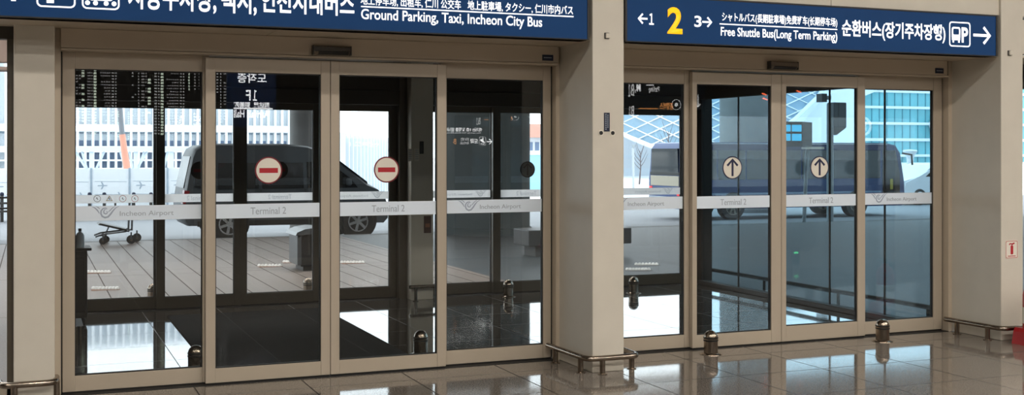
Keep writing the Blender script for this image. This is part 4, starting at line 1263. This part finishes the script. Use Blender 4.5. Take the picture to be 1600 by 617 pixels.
for row, (pa, pb_) in enumerate(((219.5, 228), (238, 249), (251.5, 262))):
    for k in range(31):
        xc = gx0 + cell * (i0 + k + 0.5)
        bx('window', M_WINB, r, xc - cell * 0.27, xc + cell * 0.27, GY - 0.08, GY, at(200, pb_, GY).z, at(200, pa, GY).z)
bx('parapet', mat('grey_recess', srgb(150, 166, 180), 0.6), r, gx0, gx1, GY - 0.05, GY, at(200, 207, GY).z, at(200, 209.5, GY).z)

# ------------------------------------------------------------------ across the road, right: lattice roof, white wing, teal offices, lamps
LY = 80.0
r = thing('lattice_roof', 'swooping glass roof with a white diamond lattice beyond the coach', 'roof', (at(1130, 239, LY).x, LY, road_z(LY)))
poly = [(950, 100), (950, 198), (985, 215), (1015, 227.5), (1060, 237), (1130, 240), (1190, 224), (1241, 187), (1277, 152), (1310, 105)]


def shell(px, py):
    bulge = ((px - 1130) / 180) ** 2 * 9 + ((240 - py) / 130) ** 2 * 10
    a, b = ray(px)
    t = (LY + bulge) / b
    return Vector((a * t, LY + bulge, EYE - (py - HY) / F * t))


def clip(p, q):
    """part of the segment p-q inside the convex outline"""
    t0, t1 = 0.0, 1.0
    n_ = len(poly)
    cx_, cy_ = sum(v[0] for v in poly) / n_, sum(v[1] for v in poly) / n_
    for i_ in range(n_):
        a, b = poly[i_], poly[(i_ + 1) % n_]
        nx, ny = b[1] - a[1], a[0] - b[0]
        if nx * (cx_ - a[0]) + ny * (cy_ - a[1]) < 0:
            nx, ny = -nx, -ny
        dp = nx * (p[0] - a[0]) + ny * (p[1] - a[1])
        dq = nx * (q[0] - a[0]) + ny * (q[1] - a[1])
        if dp < 0 and dq < 0:
            return None
        if dp < 0:
            t0 = max(t0, dp / (dp - dq))
        elif dq < 0:
            t1 = min(t1, dp / (dp - dq))
    if t0 >= t1:
        return None
    L_ = lambda t: (p[0] + (q[0] - p[0]) * t, p[1] + (q[1] - p[1]) * t)
    return L_(t0), L_(t1)


bm = nb()
cols_ = 36
grid = []
for i in range(cols_ + 1):
    px = 950 + 360 * i / cols_
    seg = clip((px, -500), (px, 900))
    if seg is None:
        seg = ((px, 105), (px, 106))
    grid.append([bm.verts.new(shell(px, seg[0][1] + (seg[1][1] - seg[0][1]) * j / 8) + Vector((0, 0.15, 0))) for j in range(9)])
for a, b in zip(grid, grid[1:]):
    for j in range(8):
        bm.faces.new((a[j], a[j + 1], b[j + 1], b[j]))
bmesh.ops.solidify(bm, geom=list(bm.faces), thickness=0.1)
obj('glazing', bm, mat('sky_blue_glazing', srgb(154, 182, 200), 0.4, spec=0.3), r)
bm = nb()
for sgn in (1, -1):
    c0_ = -400
    while c0_ < 1000:
        f = lambda x_: c0_ + sgn * 0.47 * (x_ - 1130)
        sg = clip((940, f(940)), (1320, f(1320)))
        if sg:
            (xa, ya), (xb, yb2) = sg
            if abs(xb - xa) > 3:
                m_ = max(2, int(abs(xb - xa) / 12))
                tube(bm, [shell(xa + (xb - xa) * j / m_, ya + (yb2 - ya) * j / m_) for j in range(m_ + 1)], 0.055, 4)
        c0_ += 18.5
obj('lattice', bm, M_PALE, r)
bm = nb()
e = [poly[i] for i in (1, 2, 3, 4, 5, 6, 7, 8, 9)]
pts = []
for a, b in zip(e, e[1:]):
    pts += [shell(a[0] + (b[0] - a[0]) * j / 4, a[1] + (b[1] - a[1]) * j / 4) for j in range(4)]
pts.append(shell(*e[-1]))
tube(bm, pts, 0.2, 8)
obj('edge_beam', bm, mat('edge_beam_grey', srgb(206, 216, 226), 0.5), r, smooth=True)
bm = nb()
c = at(1100, 239, LY + 6)
lathe(bm, [(1.2, road_z(80)), (1.0, 1.2)], (c.x, LY + 9, 0), 20); obj('support_column', bm, M_PALE, r, smooth=True)

r = thing('white_wing_building', 'plain white building beneath and beside the lattice roof', 'building', (60, 96, road_z(96)))
bm = nb(); prism(bm, [(ax(900, 96), road_z(96)), (ax(1342, 96), road_z(96)), (ax(1342, 96), at(1342, 128, 96).z), (ax(1290, 96), at(1290, 150, 96).z), (ax(1250, 96), at(1250, 196, 96).z), (ax(1150, 96), at(1150, 216, 96).z), (ax(900, 96), at(900, 205, 96).z)], 96, 104); obj('wall', bm, M_PALE, r)
bx('plinth', M_FACE, r, ax(900, 96), ax(1342, 96), 95.8, 96, road_z(96), at(1100, 262, 96).z)
bx('cornice', M_FACE, r, ax(960, 96), ax(1240, 96), 95.85, 96, at(1100, 246, 96).z, at(1100, 243, 96).z)

OYB = 200.0
r = thing('teal_office_building', 'teal glass office block with white floor bands, past the coach nose', 'building', (ax(1400, OYB), OYB, road_z(OYB)))
M_TEAL = mat('teal_curtain_glass', srgb(104, 170, 178), 0.15, spec=0.4, var=0.35, scale=0.16)
M_TEALD = mat('teal_mullion', srgb(74, 134, 146), 0.4)
ox0, ox1 = ax(1322, OYB), ax(1456, OYB)
oz1 = at(1400, 100, OYB).z
bx('curtain_wall', M_TEAL, r, ox0, ax(1620, OYB), OYB, OYB + 15, road_z(OYB), oz1)
for pa, pb_ in ((141, 145), (166, 170), (191, 195), (216, 220.5), (241, 245), (264, 268)):
    bx('floor_band', M_PALE, r, ox0, ax(1620, OYB), OYB - 0.6, OYB, at(1400, pb_, OYB).z, at(1400, pa, OYB).z)
for px in range(1326, 1620, 12):
    bx('mullion', M_TEALD, r, ax(px, OYB) - 0.09, ax(px, OYB) + 0.09, OYB - 0.12, OYB, road_z(OYB), oz1)
bm = nb(); prism(bm, [(ax(1462, OYB), at(1462, 170, OYB).z), (ax(1449, OYB), at(1449, 194, OYB).z), (ax(1457, OYB), at(1457, 219, OYB).z), (ax(1500, OYB), at(1500, 219, OYB).z), (ax(1500, OYB), at(1500, 170, OYB).z)], OYB - 2.5, OYB - 0.3); obj('white_prow', bm, M_PALE, r)
bm = nb(); prism(bm, [(ax(1320, OYB), at(1320, 160, OYB).z), (ax(1362, OYB), at(1362, 143, OYB).z), (ax(1372, OYB), at(1372, 137, OYB).z), (ax(1372, OYB), oz1 + 1), (ax(1320, OYB), oz1 + 1)], OYB - 1.5, OYB - 0.7); obj('roof_canopy', bm, M_PALE, r)

HO = 70.0
r = thing('pavilion', 'small white building with a reddish tiled roof, past the thick concrete column', 'building', (ax(860, HO), HO, road_z(HO)))
bx('wall', M_PALE, r, ax(812, HO), ax(960, HO), HO, HO + 6, road_z(HO), at(850, 214, HO).z)
bm = nb(); prism(bm, [(HO - 0.6, at(850, 215, HO).z), (HO + 3, at(850, 192, HO).z), (HO + 6.6, at(850, 215, HO).z)], ax(808, HO), ax(964, HO), 'x'); obj('roof', bm, mat('reddish_tiles', srgb(170, 122, 106), 0.7, var=0.3, scale=6), r)
for px in (826, 836, 846, 862, 880, 900):
    bx('window', M_WINB, r, ax(px, HO), ax(px + 6, HO), HO - 0.05, HO, at(850, 235, HO).z, at(850, 222, HO).z)
r = thing('blue_hoarding', 'pale blue hoarding below the pavilion with the reddish roof', 'hoarding', (ax(860, 60), 60, road_z(60)))
bx('sheet', mat('pale_blue_sheet', srgb(150, 196, 214), 0.5), r, ax(800, 60), ax(960, 60), 60, 60.1, road_z(60), at(850, 242, 60).z)
bx('top_rail', M_PALE, r, ax(800, 60), ax(960, 60), 59.95, 60.15, at(850, 242, 60).z, at(850, 240, 60).z)

# roadside pole with a cabinet, display on its own mast, sign post, trumpet lamp, saplings
PY = 27.0
M_POLE = mat('grey_pole_paint', srgb(146, 153, 157), 0.5)
r = thing('cabinet_pole', 'grey roadside pole carrying a large grey cabinet near its top', 'pole', (ax(1297, PY), PY, road_z(PY)))
bm = nb(); tube(bm, [(ax(1297, PY), PY, road_z(PY)), (ax(1297, PY), PY, 1.6), (ax(1297, PY), PY, 2.9)], 0.095, 16); obj('pole', bm, M_POLE, r, smooth=True)
bx('cabinet', mat('cabinet_grey', srgb(86, 93, 97), 0.5), r, ax(1301, PY), ax(1321, PY), PY - 0.05, PY + 0.25, at(1303, 199, PY).z, at(1303, 160, PY).z, bev=0.015)
bm = nb(); prism(bm, [(ax(1301, PY), at(1303, 199, PY).z), (ax(1321, PY), at(1303, 199, PY).z), (ax(1306, PY), at(1303, 211, PY).z), (ax(1301, PY), at(1303, 211, PY).z)], PY - 0.04, PY + 0.24); obj('cabinet_hopper', bm, mat('cabinet_dark', srgb(66, 68, 68), 0.5), r)
bx('door_seam', M_DKGREY, r, ax(1308, PY), ax(1308, PY) + 0.01, PY - 0.056, PY - 0.05, at(1303, 198, PY).z, at(1303, 161, PY).z)
bx('junction_box', M_DKGREY, r, ax(1279, PY), ax(1287, PY), PY - 0.15, PY + 0.1, at(1303, 160, PY).z, at(1303, 147, PY).z)
bx('bracket', M_POLE, r, ax(1283, PY), ax(1297, PY), PY - 0.05, PY + 0.05, at(1303, 156, PY).z, at(1303, 150, PY).z)
DY = 24.0
r = thing('street_display', 'dark street display with four lit cyan fields', 'display', (ax(1255, DY), DY, road_z(DY)))
M_CYAN = mat('lit_cyan_screen', srgb(40, 190, 235), 0.4, emit=1.1, var=0.1, scale=3)
za, zb_ = at(1245, 229, DY).z, at(1245, 190, DY).z
xa, xb = ax(1214, DY), ax(1254, DY)
bm = nb()
v = [(xa, DY), (xb, DY), (ax(1269, DY + 0.5), DY + 0.5), (ax(1235, DY + 0.5), DY + 0.55)]
prism(bm, v, za, zb_, 'z'); obj('housing', bm, mat('display_black', srgb(22, 24, 22), 0.6, spec=0.2), r)
for p0, p1 in ((1216, 1235), (1237, 1252)):
    for q0, q1 in ((195, 205.5), (209, 220)):
        bm = nb(); prism(bm, rrect(ax(p0, DY), ax(p1, DY), at(1245, q1, DY).z, at(1245, q0, DY).z, 0.02), DY - 0.012, DY - 0.002); obj('screen_field', bm, M_CYAN, r)
bm = nb(); tube(bm, [(ax(1256, DY + .2), DY + 0.2, road_z(DY)), (ax(1260, DY + .2), DY + 0.2, 1.2), (ax(1262, DY + .2), DY + 0.2, za)], 0.05, 10); obj('mast', bm, M_POLE, r, smooth=True)
bx('foot_tray', M_STEELD, r, ax(1264, DY), ax(1288, DY), DY, DY + 0.3, at(1245, 233, DY).z, at(1245, 229.5, DY).z)
SYN = 60.0
r = thing('sign_post', 'white post with a small triangular road sign beyond the forecourt', 'sign post', (ax(989, SYN), SYN, road_z(SYN)))
bm = nb(); tube(bm, [(ax(990, SYN), SYN, road_z(SYN)), (ax(989, SYN), SYN, at(989, 231, SYN).z)], 0.07, 10); obj('post', bm, mat('post_white', srgb(176, 181, 186), 0.5), r, smooth=True)
bm = nb(); c = at(989, 229, SYN); prism(bm, [(c.x - 0.13, c.z + 0.1), (c.x + 0.13, c.z + 0.1), (c.x, c.z - 0.13)], SYN - 0.1, SYN - 0.07); obj('sign_plate', bm, M_POLE, r)
HYM = 45.0
r = thing('trumpet_lamp', 'white trumpet-headed lamp column beside the nose of the coach', 'lamp', (ax(1422, HYM), HYM, road_z(HYM)))
c = at(1422, 240, HYM)
bm = nb(); lathe(bm, [(0.17, road_z(HYM)), (0.15, c.z - 0.45), (0.16, c.z - 0.25)], (c.x, HYM, 0), 20); obj('shaft', bm, M_PALE, r, smooth=True)
bm = nb(); lathe(bm, [(0.16, c.z - 0.25), (0.2, c.z - 0.1), (0.31, c.z + 0.06), (0.34, c.z + 0.13), (0.30, c.z + 0.18), (0.0, c.z + 0.2)], (c.x, HYM, 0), 24); obj('head', bm, M_PALE, r, smooth=True)
bx('band', M_PRINT, r, c.x - 0.3, c.x - 0.17, HYM - 0.1, HYM + 0.1, c.z - 1.1, c.z - 0.95)
rnd = random.Random(3)
M_TWIG = mat('bare_twig', srgb(96, 84, 84), 0.8)
for px, Y, top, lab in ((999, 70, 236, 'bare leafless sapling beside the small triangular road sign'), (1043, 62, 205, 'bare leafless sapling rising behind the rear of the coach')):
    x = ax(px, Y)
    r = thing('bare_sapling', lab, 'tree', (x, Y, road_z(Y)))
    zt = at(px, top, Y).z
    bm = nb(); tube(bm, [(x, Y, road_z(Y)), (x + 0.1, Y, (zt + road_z(Y)) / 2), (x + 0.05, Y, zt)], 0.06, 6, r_end=0.015); obj('trunk', bm, M_TWIG, r, smooth=True)
    for k in range(9):
        z = road_z(Y) + (zt - road_z(Y)) * (0.45 + 0.06 * k)
        sd = 1 if k % 2 else -1
        l = (0.9 - 0.06 * k) * (0.7 + 0.5 * rnd.random())
        bm = nb(); tube(bm, [(x + 0.07, Y, z), (x + sd * l * 0.5, Y + 0.1 * sd, z + 0.35), (x + sd * l * 0.8, Y, z + 0.9)], 0.025, 5, r_end=0.008); obj('branch', bm, M_TWIG, r, smooth=True)


# ------------------------------------------------------------------ the hall behind the photographer (seen mirrored in the door glass)
GT = 6.0
M_SCREEN = mat('board_black', srgb(10, 11, 12), 0.5)
T_DIM = glow('board_grey_text', (0.8, 0.8, 0.82), 1.1)
T_MID = glow('board_white_text', (0.9, 0.92, 0.9), 1.9)
T_BRI = glow('board_pale_green_text', (0.86, 1.0, 0.80), 3.6)
T_SIGN = glow('hall_sign_white', (1, 1, 1), 7.5)
T_SIGN2 = glow('hall_sign_soft_white', (1, 1, 1), 3.2)
T_ORG = glow('hall_sign_orange', (1.0, 0.42, 0.12), 2.4)
BYB = -6.0
p0, p1 = behind(104, 100, BYB), behind(362, 214, BYB)
r = thing('flight_board', 'large black flight board hanging in the hall, facing the doors', 'board', ((p0.x + p1.x) / 2, BYB, p1.z))
bx('screen', M_SCREEN, r, p0.x, p1.x, BYB - 0.06, BYB, p1.z, p0.z + 0.6)
bm = nb(); frame_loop(bm, [(p0.x - 0.05, p1.z - 0.05), (p1.x + 0.05, p1.z - 0.05), (p1.x + 0.05, p0.z + 0.65), (p0.x - 0.05, p0.z + 0.65)], [(p0.x, p1.z), (p1.x, p1.z), (p1.x, p0.z + 0.6), (p0.x, p0.z + 0.6)], BYB - 0.08, BYB + 0.02); obj('frame', bm, M_DKGREY, r)
rnd = random.Random(11)
cols = [(117.5, 122, 0, .7), (124, 126.5, 0, .7), (128, 132.5, 2, .7), (137, 142.5, 0, 1), (143.5, 145.5, 0, 1), (147, 151.5, 2, 1), (157, 174, 0, .9), (175.5, 179, 1, 1), (181, 183, 1, 1), (207, 209.5, 1, .35), (211.5, 213.5, 1, .35), (217, 218.5, 1, 1),
        (222, 227, 0, .6), (228.5, 230.5, 0, .6), (232, 237, 2, .6), (242.5, 246.5, 1, 1), (248.5, 250.5, 1, 1), (252.5, 257, 2, 1), (259, 281, 0, .9), (283, 285.5, 1, 1), (287.5, 289.5, 1, 1), (296, 298, 2, -5), (305, 307.5, 0, -5), (312, 313, 0, -5),
        (339, 341.5, 1, -6), (344.5, 346.5, 1, 1), (350, 354, 0, .8)]
for (a, b, br, pr) in cols:
    bm = nb()
    for k in range(22):
        if pr > 0 and rnd.random() > pr:
            continue
        if pr < 0 and k > -pr + 1:
            continue
        y = 106.5 + k * 4.72 + (a - 115) * 0.012
        q0, q1 = behind(a, y, BYB), behind(b, y + (3.4 if br == 2 else 2.2), BYB)
        xs0, xs1 = q0.x, q1.x
        if br == 0 and b - a > 8:
            xs0 = xs0 + (xs1 - xs0) * rnd.uniform(0.0, 0.5)
        n_ = max(1, int((xs1 - xs0) / 0.035))
        for j in range(n_):
            w_ = (xs1 - xs0) / n_
            box(bm, xs0 + j * w_, xs0 + j * w_ + w_ * (0.72 if n_ > 1 else 0.95), BYB, BYB + 0.004, q1.z, q0.z - rnd.random() * 0.006)
    if len(bm.verts):
        obj('text_column', bm, (T_DIM, T_MID, T_BRI)[br], r)
    else:
        bm.free()
for px in (150, 330):
    c = behind(px, 100, BYB); bm = nb(); tube(bm, [(c.x, BYB - 0.03, p0.z + 0.6), (c.x, BYB - 0.03, CEILZ)], 0.03, 10); obj('hanger', bm, M_STEELD, r, smooth=True)


def mirrored(s, pxa, pxb, pya, pyb, Yb, m, parent, bold=0.0):
    """wording on a hall sign facing the doors; pxa..pxb, pya..pyb is where its reflection lies"""
    q0, q1 = behind(pxa, pyb, Yb), behind(pxb, pya, Yb)
    return text(s, q0.x, q1.x, q0.z, q1.z, Yb, m, parent, face=1, bold=bold, th=0.003)


def lbox(parent, name, pxa, pxb, pya, pyb, Yb, m, d=0.12, up=0.0):
    q0, q1 = behind(pxa, pyb, Yb), behind(pxb, pya, Yb)
    return bx(name, m, parent, q0.x, q1.x, Yb - d, Yb - 0.001, q0.z, q1.z + up)


def hang(parent, pxs, Yb, zb):
    for px in pxs:
        c = behind(px, 100, Yb); bm_ = nb(); tube(bm_, [(c.x, Yb - 0.06, zb), (c.x, Yb - 0.06, CEILZ)], 0.025, 10); obj('hanger', bm_, M_STEELD, parent, smooth=True)


S1 = -4.0
c = behind(395, 150, S1)
M_HSIGN = mat('hall_sign_blue', srgb(20, 50, 96), 0.4, emit=0.12)
r = thing('arrivals_sign', 'blue hanging sign for the arrivals hall on floor 1F, facing the doors', 'sign', (c.x, S1, c.z))
lbox(r, 'panel', 356, 432, 104, 198, S1, M_HSIGN, up=0.3)
mirrored('도착층', 371.5, 417, 114, 129, S1, T_SIGN, r, bold=0.015)
mirrored('F', 385, 392.5, 140.5, 157, S1, T_SIGN, r, bold=0.015)
mirrored('１', 395.5, 402, 140.5, 157, S1, T_SIGN, r, bold=0.015)
mirrored('到达层  到着階', 366, 422, 159.5, 168, S1, T_SIGN, r, bold=0.02)
lbox(r, 'rule', 366, 427, 168.7, 170, S1 + 0.003, T_SIGN, d=0.003)
mirrored('Arrivals Hall', 366, 421, 172, 183.5, S1, T_SIGN, r, bold=0.02)
hang(r, (365, 425), S1, behind(395, 104, S1).z + 0.3)

S2 = -5.0
c = behind(735, 210, S2)
r = thing('direction_sign', 'dark standing sign pointing to arrivals exit B, facing the doors', 'sign', (c.x, S2, 0))
M_DSIGN = mat('hall_sign_charcoal', srgb(22, 30, 40), 0.4)
q0, q1 = behind(690, 240, S2), behind(776, 186, S2)
bx('panel', M_DSIGN, r, q0.x, q1.x, S2 - 0.1, S2 - 0.001, 0.0, q1.z)
mirrored('여기는 1층 도착층 입니다', 698.5, 757, 199.5, 205, S2, T_SIGN, r, bold=0.025)
mirrored('You are in the Arrivals Hall', 699, 756, 205.8, 208.5, S2, T_SIGN2, r, bold=0.008)
mirrored('도착', 739, 751, 216.5, 224.5, S2, T_SIGN, r, bold=0.015)
mirrored('到着 到达', 724, 737, 215, 219.5, S2, T_SIGN2, r, bold=0.008)
mirrored('Arrivals', 723, 737, 220.5, 225.5, S2, T_SIGN2, r, bold=0.008)
mirrored('B', 712.5, 717, 216.5, 225, S2, T_ORG, r, bold=0.03)
q0, q1 = behind(753, 227, S2), behind(763.5, 213.5, S2)
bm = nb(); frame_loop(bm, rrect(q0.x, q1.x, q0.z, q1.z, 0.02), rrect(q0.x + 0.008, q1.x - 0.008, q0.z + 0.008, q1.z - 0.008, 0.015), S2, S2 + 0.003); pb = obj('pictogram', bm, T_SIGN2, r)
w_, h_ = q1.x - q0.x, q1.z - q0.z
bm = nb()
stroke(bm, [(q0.x + 0.8 * w_, q0.z + 0.32 * h_), (q0.x + 0.45 * w_, q0.z + 0.5 * h_), (q0.x + 0.2 * w_, q0.z + 0.66 * h_)], 0.03, S2, S2 + 0.003)
stroke(bm, [(q0.x + 0.5 * w_, q0.z + 0.48 * h_), (q0.x + 0.56 * w_, q0.z + 0.85 * h_)], 0.025, S2, S2 + 0.003)
box(bm, q0.x + 0.2 * w_, q0.x + 0.8 * w_, S2, S2 + 0.003, q0.z + 0.14 * h_, q0.z + 0.2 * h_)
obj('symbol', bm, T_SIGN, pb)
q0, q1 = behind(765, 221, S2), behind(772.5, 221, S2)
bm = nb(); arrow(bm, (q0.x, q0.z), (q1.x, q1.z), 0.018, 0.05, S2, S2 + 0.003); obj('arrow', bm, T_SIGN, r)

S3 = -3.0
c = behind(1020, 150, S3)
r = thing('parking_sign', 'dark hanging sign with B1, parking and an orange bus line, facing the doors', 'sign', (c.x, S3, c.z))
lbox(r, 'panel', 950, 1074, 118, 184, S3, M_DSIGN, up=0.25)
mirrored('M,', 998, 1007, 128, 145, S3, T_SIGN2, r, bold=0.01)
mirrored('B', 991.5, 996.5, 131, 149, S3, T_SIGN2, r, bold=0.01)
mirrored('１', 987.5, 990.5, 131, 150.5, S3, T_SIGN2, r, bold=0.01)
mirrored('Parking', 1020, 1036, 134.5, 145, S3, T_SIGN2, r, bold=0.01)
lbox(r, 'rule', 1016, 1028, 131.5, 133, S3 + 0.003, T_SIGN2, d=0.003)
mirrored('B', 992, 996.5, 165, 179, S3, T_SIGN2, r, bold=0.01)
mirrored('１', 988, 991, 165.5, 179.5, S3, T_SIGN2, r, bold=0.01)
mirrored('공항버스', 1037, 1058, 160, 171, S3, T_ORG, r, bold=0.03)
lbox(r, 'rule', 1004, 1034, 168.6, 169.8, S3 + 0.003, T_ORG, d=0.003)
hang(r, (960, 1064), S3, behind(1000, 118, S3).z + 0.25)
q = behind(1063, 163, S3)
bm = nb(); ring(bm, q.x, S3, S3 + 0.003, q.z, 0.09, 0.1, 30); disc(bm, q.x, S3, S3 + 0.003, q.z, 0.035, 20); obj('pictogram', bm, T_SIGN2, r)

S4 = -3.0
c = behind(1092, 150, S4)
r = thing('arrow_sign', 'narrow hanging sign with a white downward arrow, facing the doors', 'sign', (c.x, S4, c.z))
lbox(r, 'panel', 1080, 1104, 118, 176, S4, M_DSIGN, up=0.25)
q0, q1 = behind(1092.5, 148, S4), behind(1092.5, 167, S4)
bm = nb(); arrow(bm, (q0.x, q0.z), (q1.x, q1.z), 0.018, 0.055, S4, S4 + 0.003); obj('arrow', bm, T_SIGN2, r)
hang(r, (1092,), S4, behind(1092, 118, S4).z + 0.25)

S5 = -2.5
c = behind(1358, 197, S5)
r = thing('round_hall_sign', 'round white ring sign with a letter P, facing the doors', 'sign', (c.x, S5, 0))
bm = nb(); ring(bm, c.x, S5 - 0.02, S5, c.z, 0.14, 0.185, 40); obj('ring', bm, glow('ring_warm_white', (1, 0.93, 0.86), 2.2), r)
text('P', c.x - 0.05, c.x + 0.05, c.z - 0.09, c.z + 0.09, S5, glow('ring_warm_white', (1, 0.93, 0.86), 2.2), r, face=1, bold=0.03)
bm = nb(); tube(bm, [(c.x, S5 - 0.04, 0), (c.x, S5 - 0.04, c.z - 0.14)], 0.025, 10); obj('stand', bm, M_BLACK, r, smooth=True)
bx('backing', M_DSIGN, r, c.x - 0.12, c.x + 0.12, S5 - 0.03, S5 - 0.021, c.z - 0.12, c.z + 0.12)
for px, py, lab in ((1196, 147, 'small glowing red-orange lamp bar hanging in the hall, upper of a pair'), (1197, 154.5, 'small glowing red-orange lamp bar hanging in the hall, lower of a pair'), (1250, 143, 'small glowing red-orange lamp bar hanging alone in the hall')):
    c = behind(px, py, -1.5)
    r = thing('lamp_bar', lab, 'lamp', (c.x, -1.5, c.z), group='red-orange hall lamps')
    bm = nb(); stroke(bm, [(c.x - 0.045, c.z + 0.014), (c.x + 0.045, c.z - 0.012)], 0.022, -1.5, -1.48); obj('tube', bm, glow('hot_orange', (1, 0.16, 0.06), 9), r)
    xh = c.x + {1196: -0.03, 1197: 0.03, 1250: 0}[px]
    bm = nb(); tube(bm, [(xh, -1.51, c.z), (xh, -1.51, CEILZ)], 0.006, 6); obj('hanger', bm, M_BLACK, r, smooth=True)
for px, py, Yb, lab in ((1247, 395, 2.5, 'small green exit light standing low in the hall'),):
    c = behind(px, py, Yb)
    r = thing('exit_light', lab, 'light', (c.x, Yb, 0))
    bx('panel', glow('exit_green', (0.1, 1.0, 0.35), 5), r, c.x - 0.035, c.x + 0.035, Yb - 0.004, Yb, c.z - 0.012, c.z + 0.012)
    bx('case', M_BLACK, r, c.x - 0.06, c.x + 0.06, Yb - 0.05, Yb - 0.005, 0.0, c.z + 0.03)

# ceiling lamps of the hall
M_LAMP = mat('ceiling_lamp_diffuser', (1.0, 0.94, 0.865), 0.5, emit=LAMP, var=0.0)
lamp = thing('ceiling_lamp', 'long warm-white ceiling lamp of the hall', 'lamp', (0, 0, CEILZ), group='hall ceiling lamps')
bm = nb(); box(bm, -0.9, 0.9, -0.25, 0.25, -0.04, -0.005); obj('diffuser', bm, M_LAMP, lamp, local=True)
bm = nb(); frame_loop(bm, [(-0.95, -0.3), (0.95, -0.3), (0.95, 0.3), (-0.95, 0.3)], [(-0.9, -0.25), (0.9, -0.25), (0.9, 0.25), (-0.9, 0.25)], -0.05, 0)
bmesh.ops.rotate(bm, cent=(0, 0, 0), matrix=Matrix.Rotation(PI / 2, 3, 'X'), verts=bm.verts)
bmesh.ops.translate(bm, vec=(0, 0, 0), verts=bm.verts); obj('frame', bm, M_STEELD, lamp, local=True)
first = True
for y in (-10, -5.5, -1.5, 2.0):
    for x in (-4, 1, 5.5, 10, 14, 18):
        if first:
            lamp.location = (x, y, CEILZ - 0.01); first = False
        else:
            dup(lamp, (x, y, CEILZ - 0.01), 0)

# ------------------------------------------------------------------ sky, camera, view
w = bpy.data.worlds.new('overcast_sky')
SC.world = w
w.use_nodes = True
bg = w.node_tree.nodes['Background']
bg.inputs['Color'].default_value = (0.86, 0.94, 1.0, 1)
bg.inputs['Strength'].default_value = SKY

cam = bpy.data.cameras.new('camera')
co = bpy.data.objects.new('camera', cam)
COL.objects.link(co)
co.location = (0, 0, EYE)
co.rotation_euler = (PI / 2, 0, -YAW)
cam.sensor_width = 36
cam.lens = 36 * F / 1600
cam.shift_y = (HY - 308.5) / 1600
cam.clip_start = 0.05
cam.clip_end = 2000
SC.camera = co
SC.view_settings.view_transform = 'Standard'
SC.view_settings.look = 'None'
SC.view_settings.exposure = 0.0
SC.view_settings.gamma = 1.0
SC.view_settings.use_curve_mapping = False
SC.cycles.max_bounces = 14
SC.cycles.transparent_max_bounces = 40
SC.cycles.glossy_bounces = 8
SC.cycles.sample_clamp_indirect = 6.0
SC.cycles.use_denoising = True
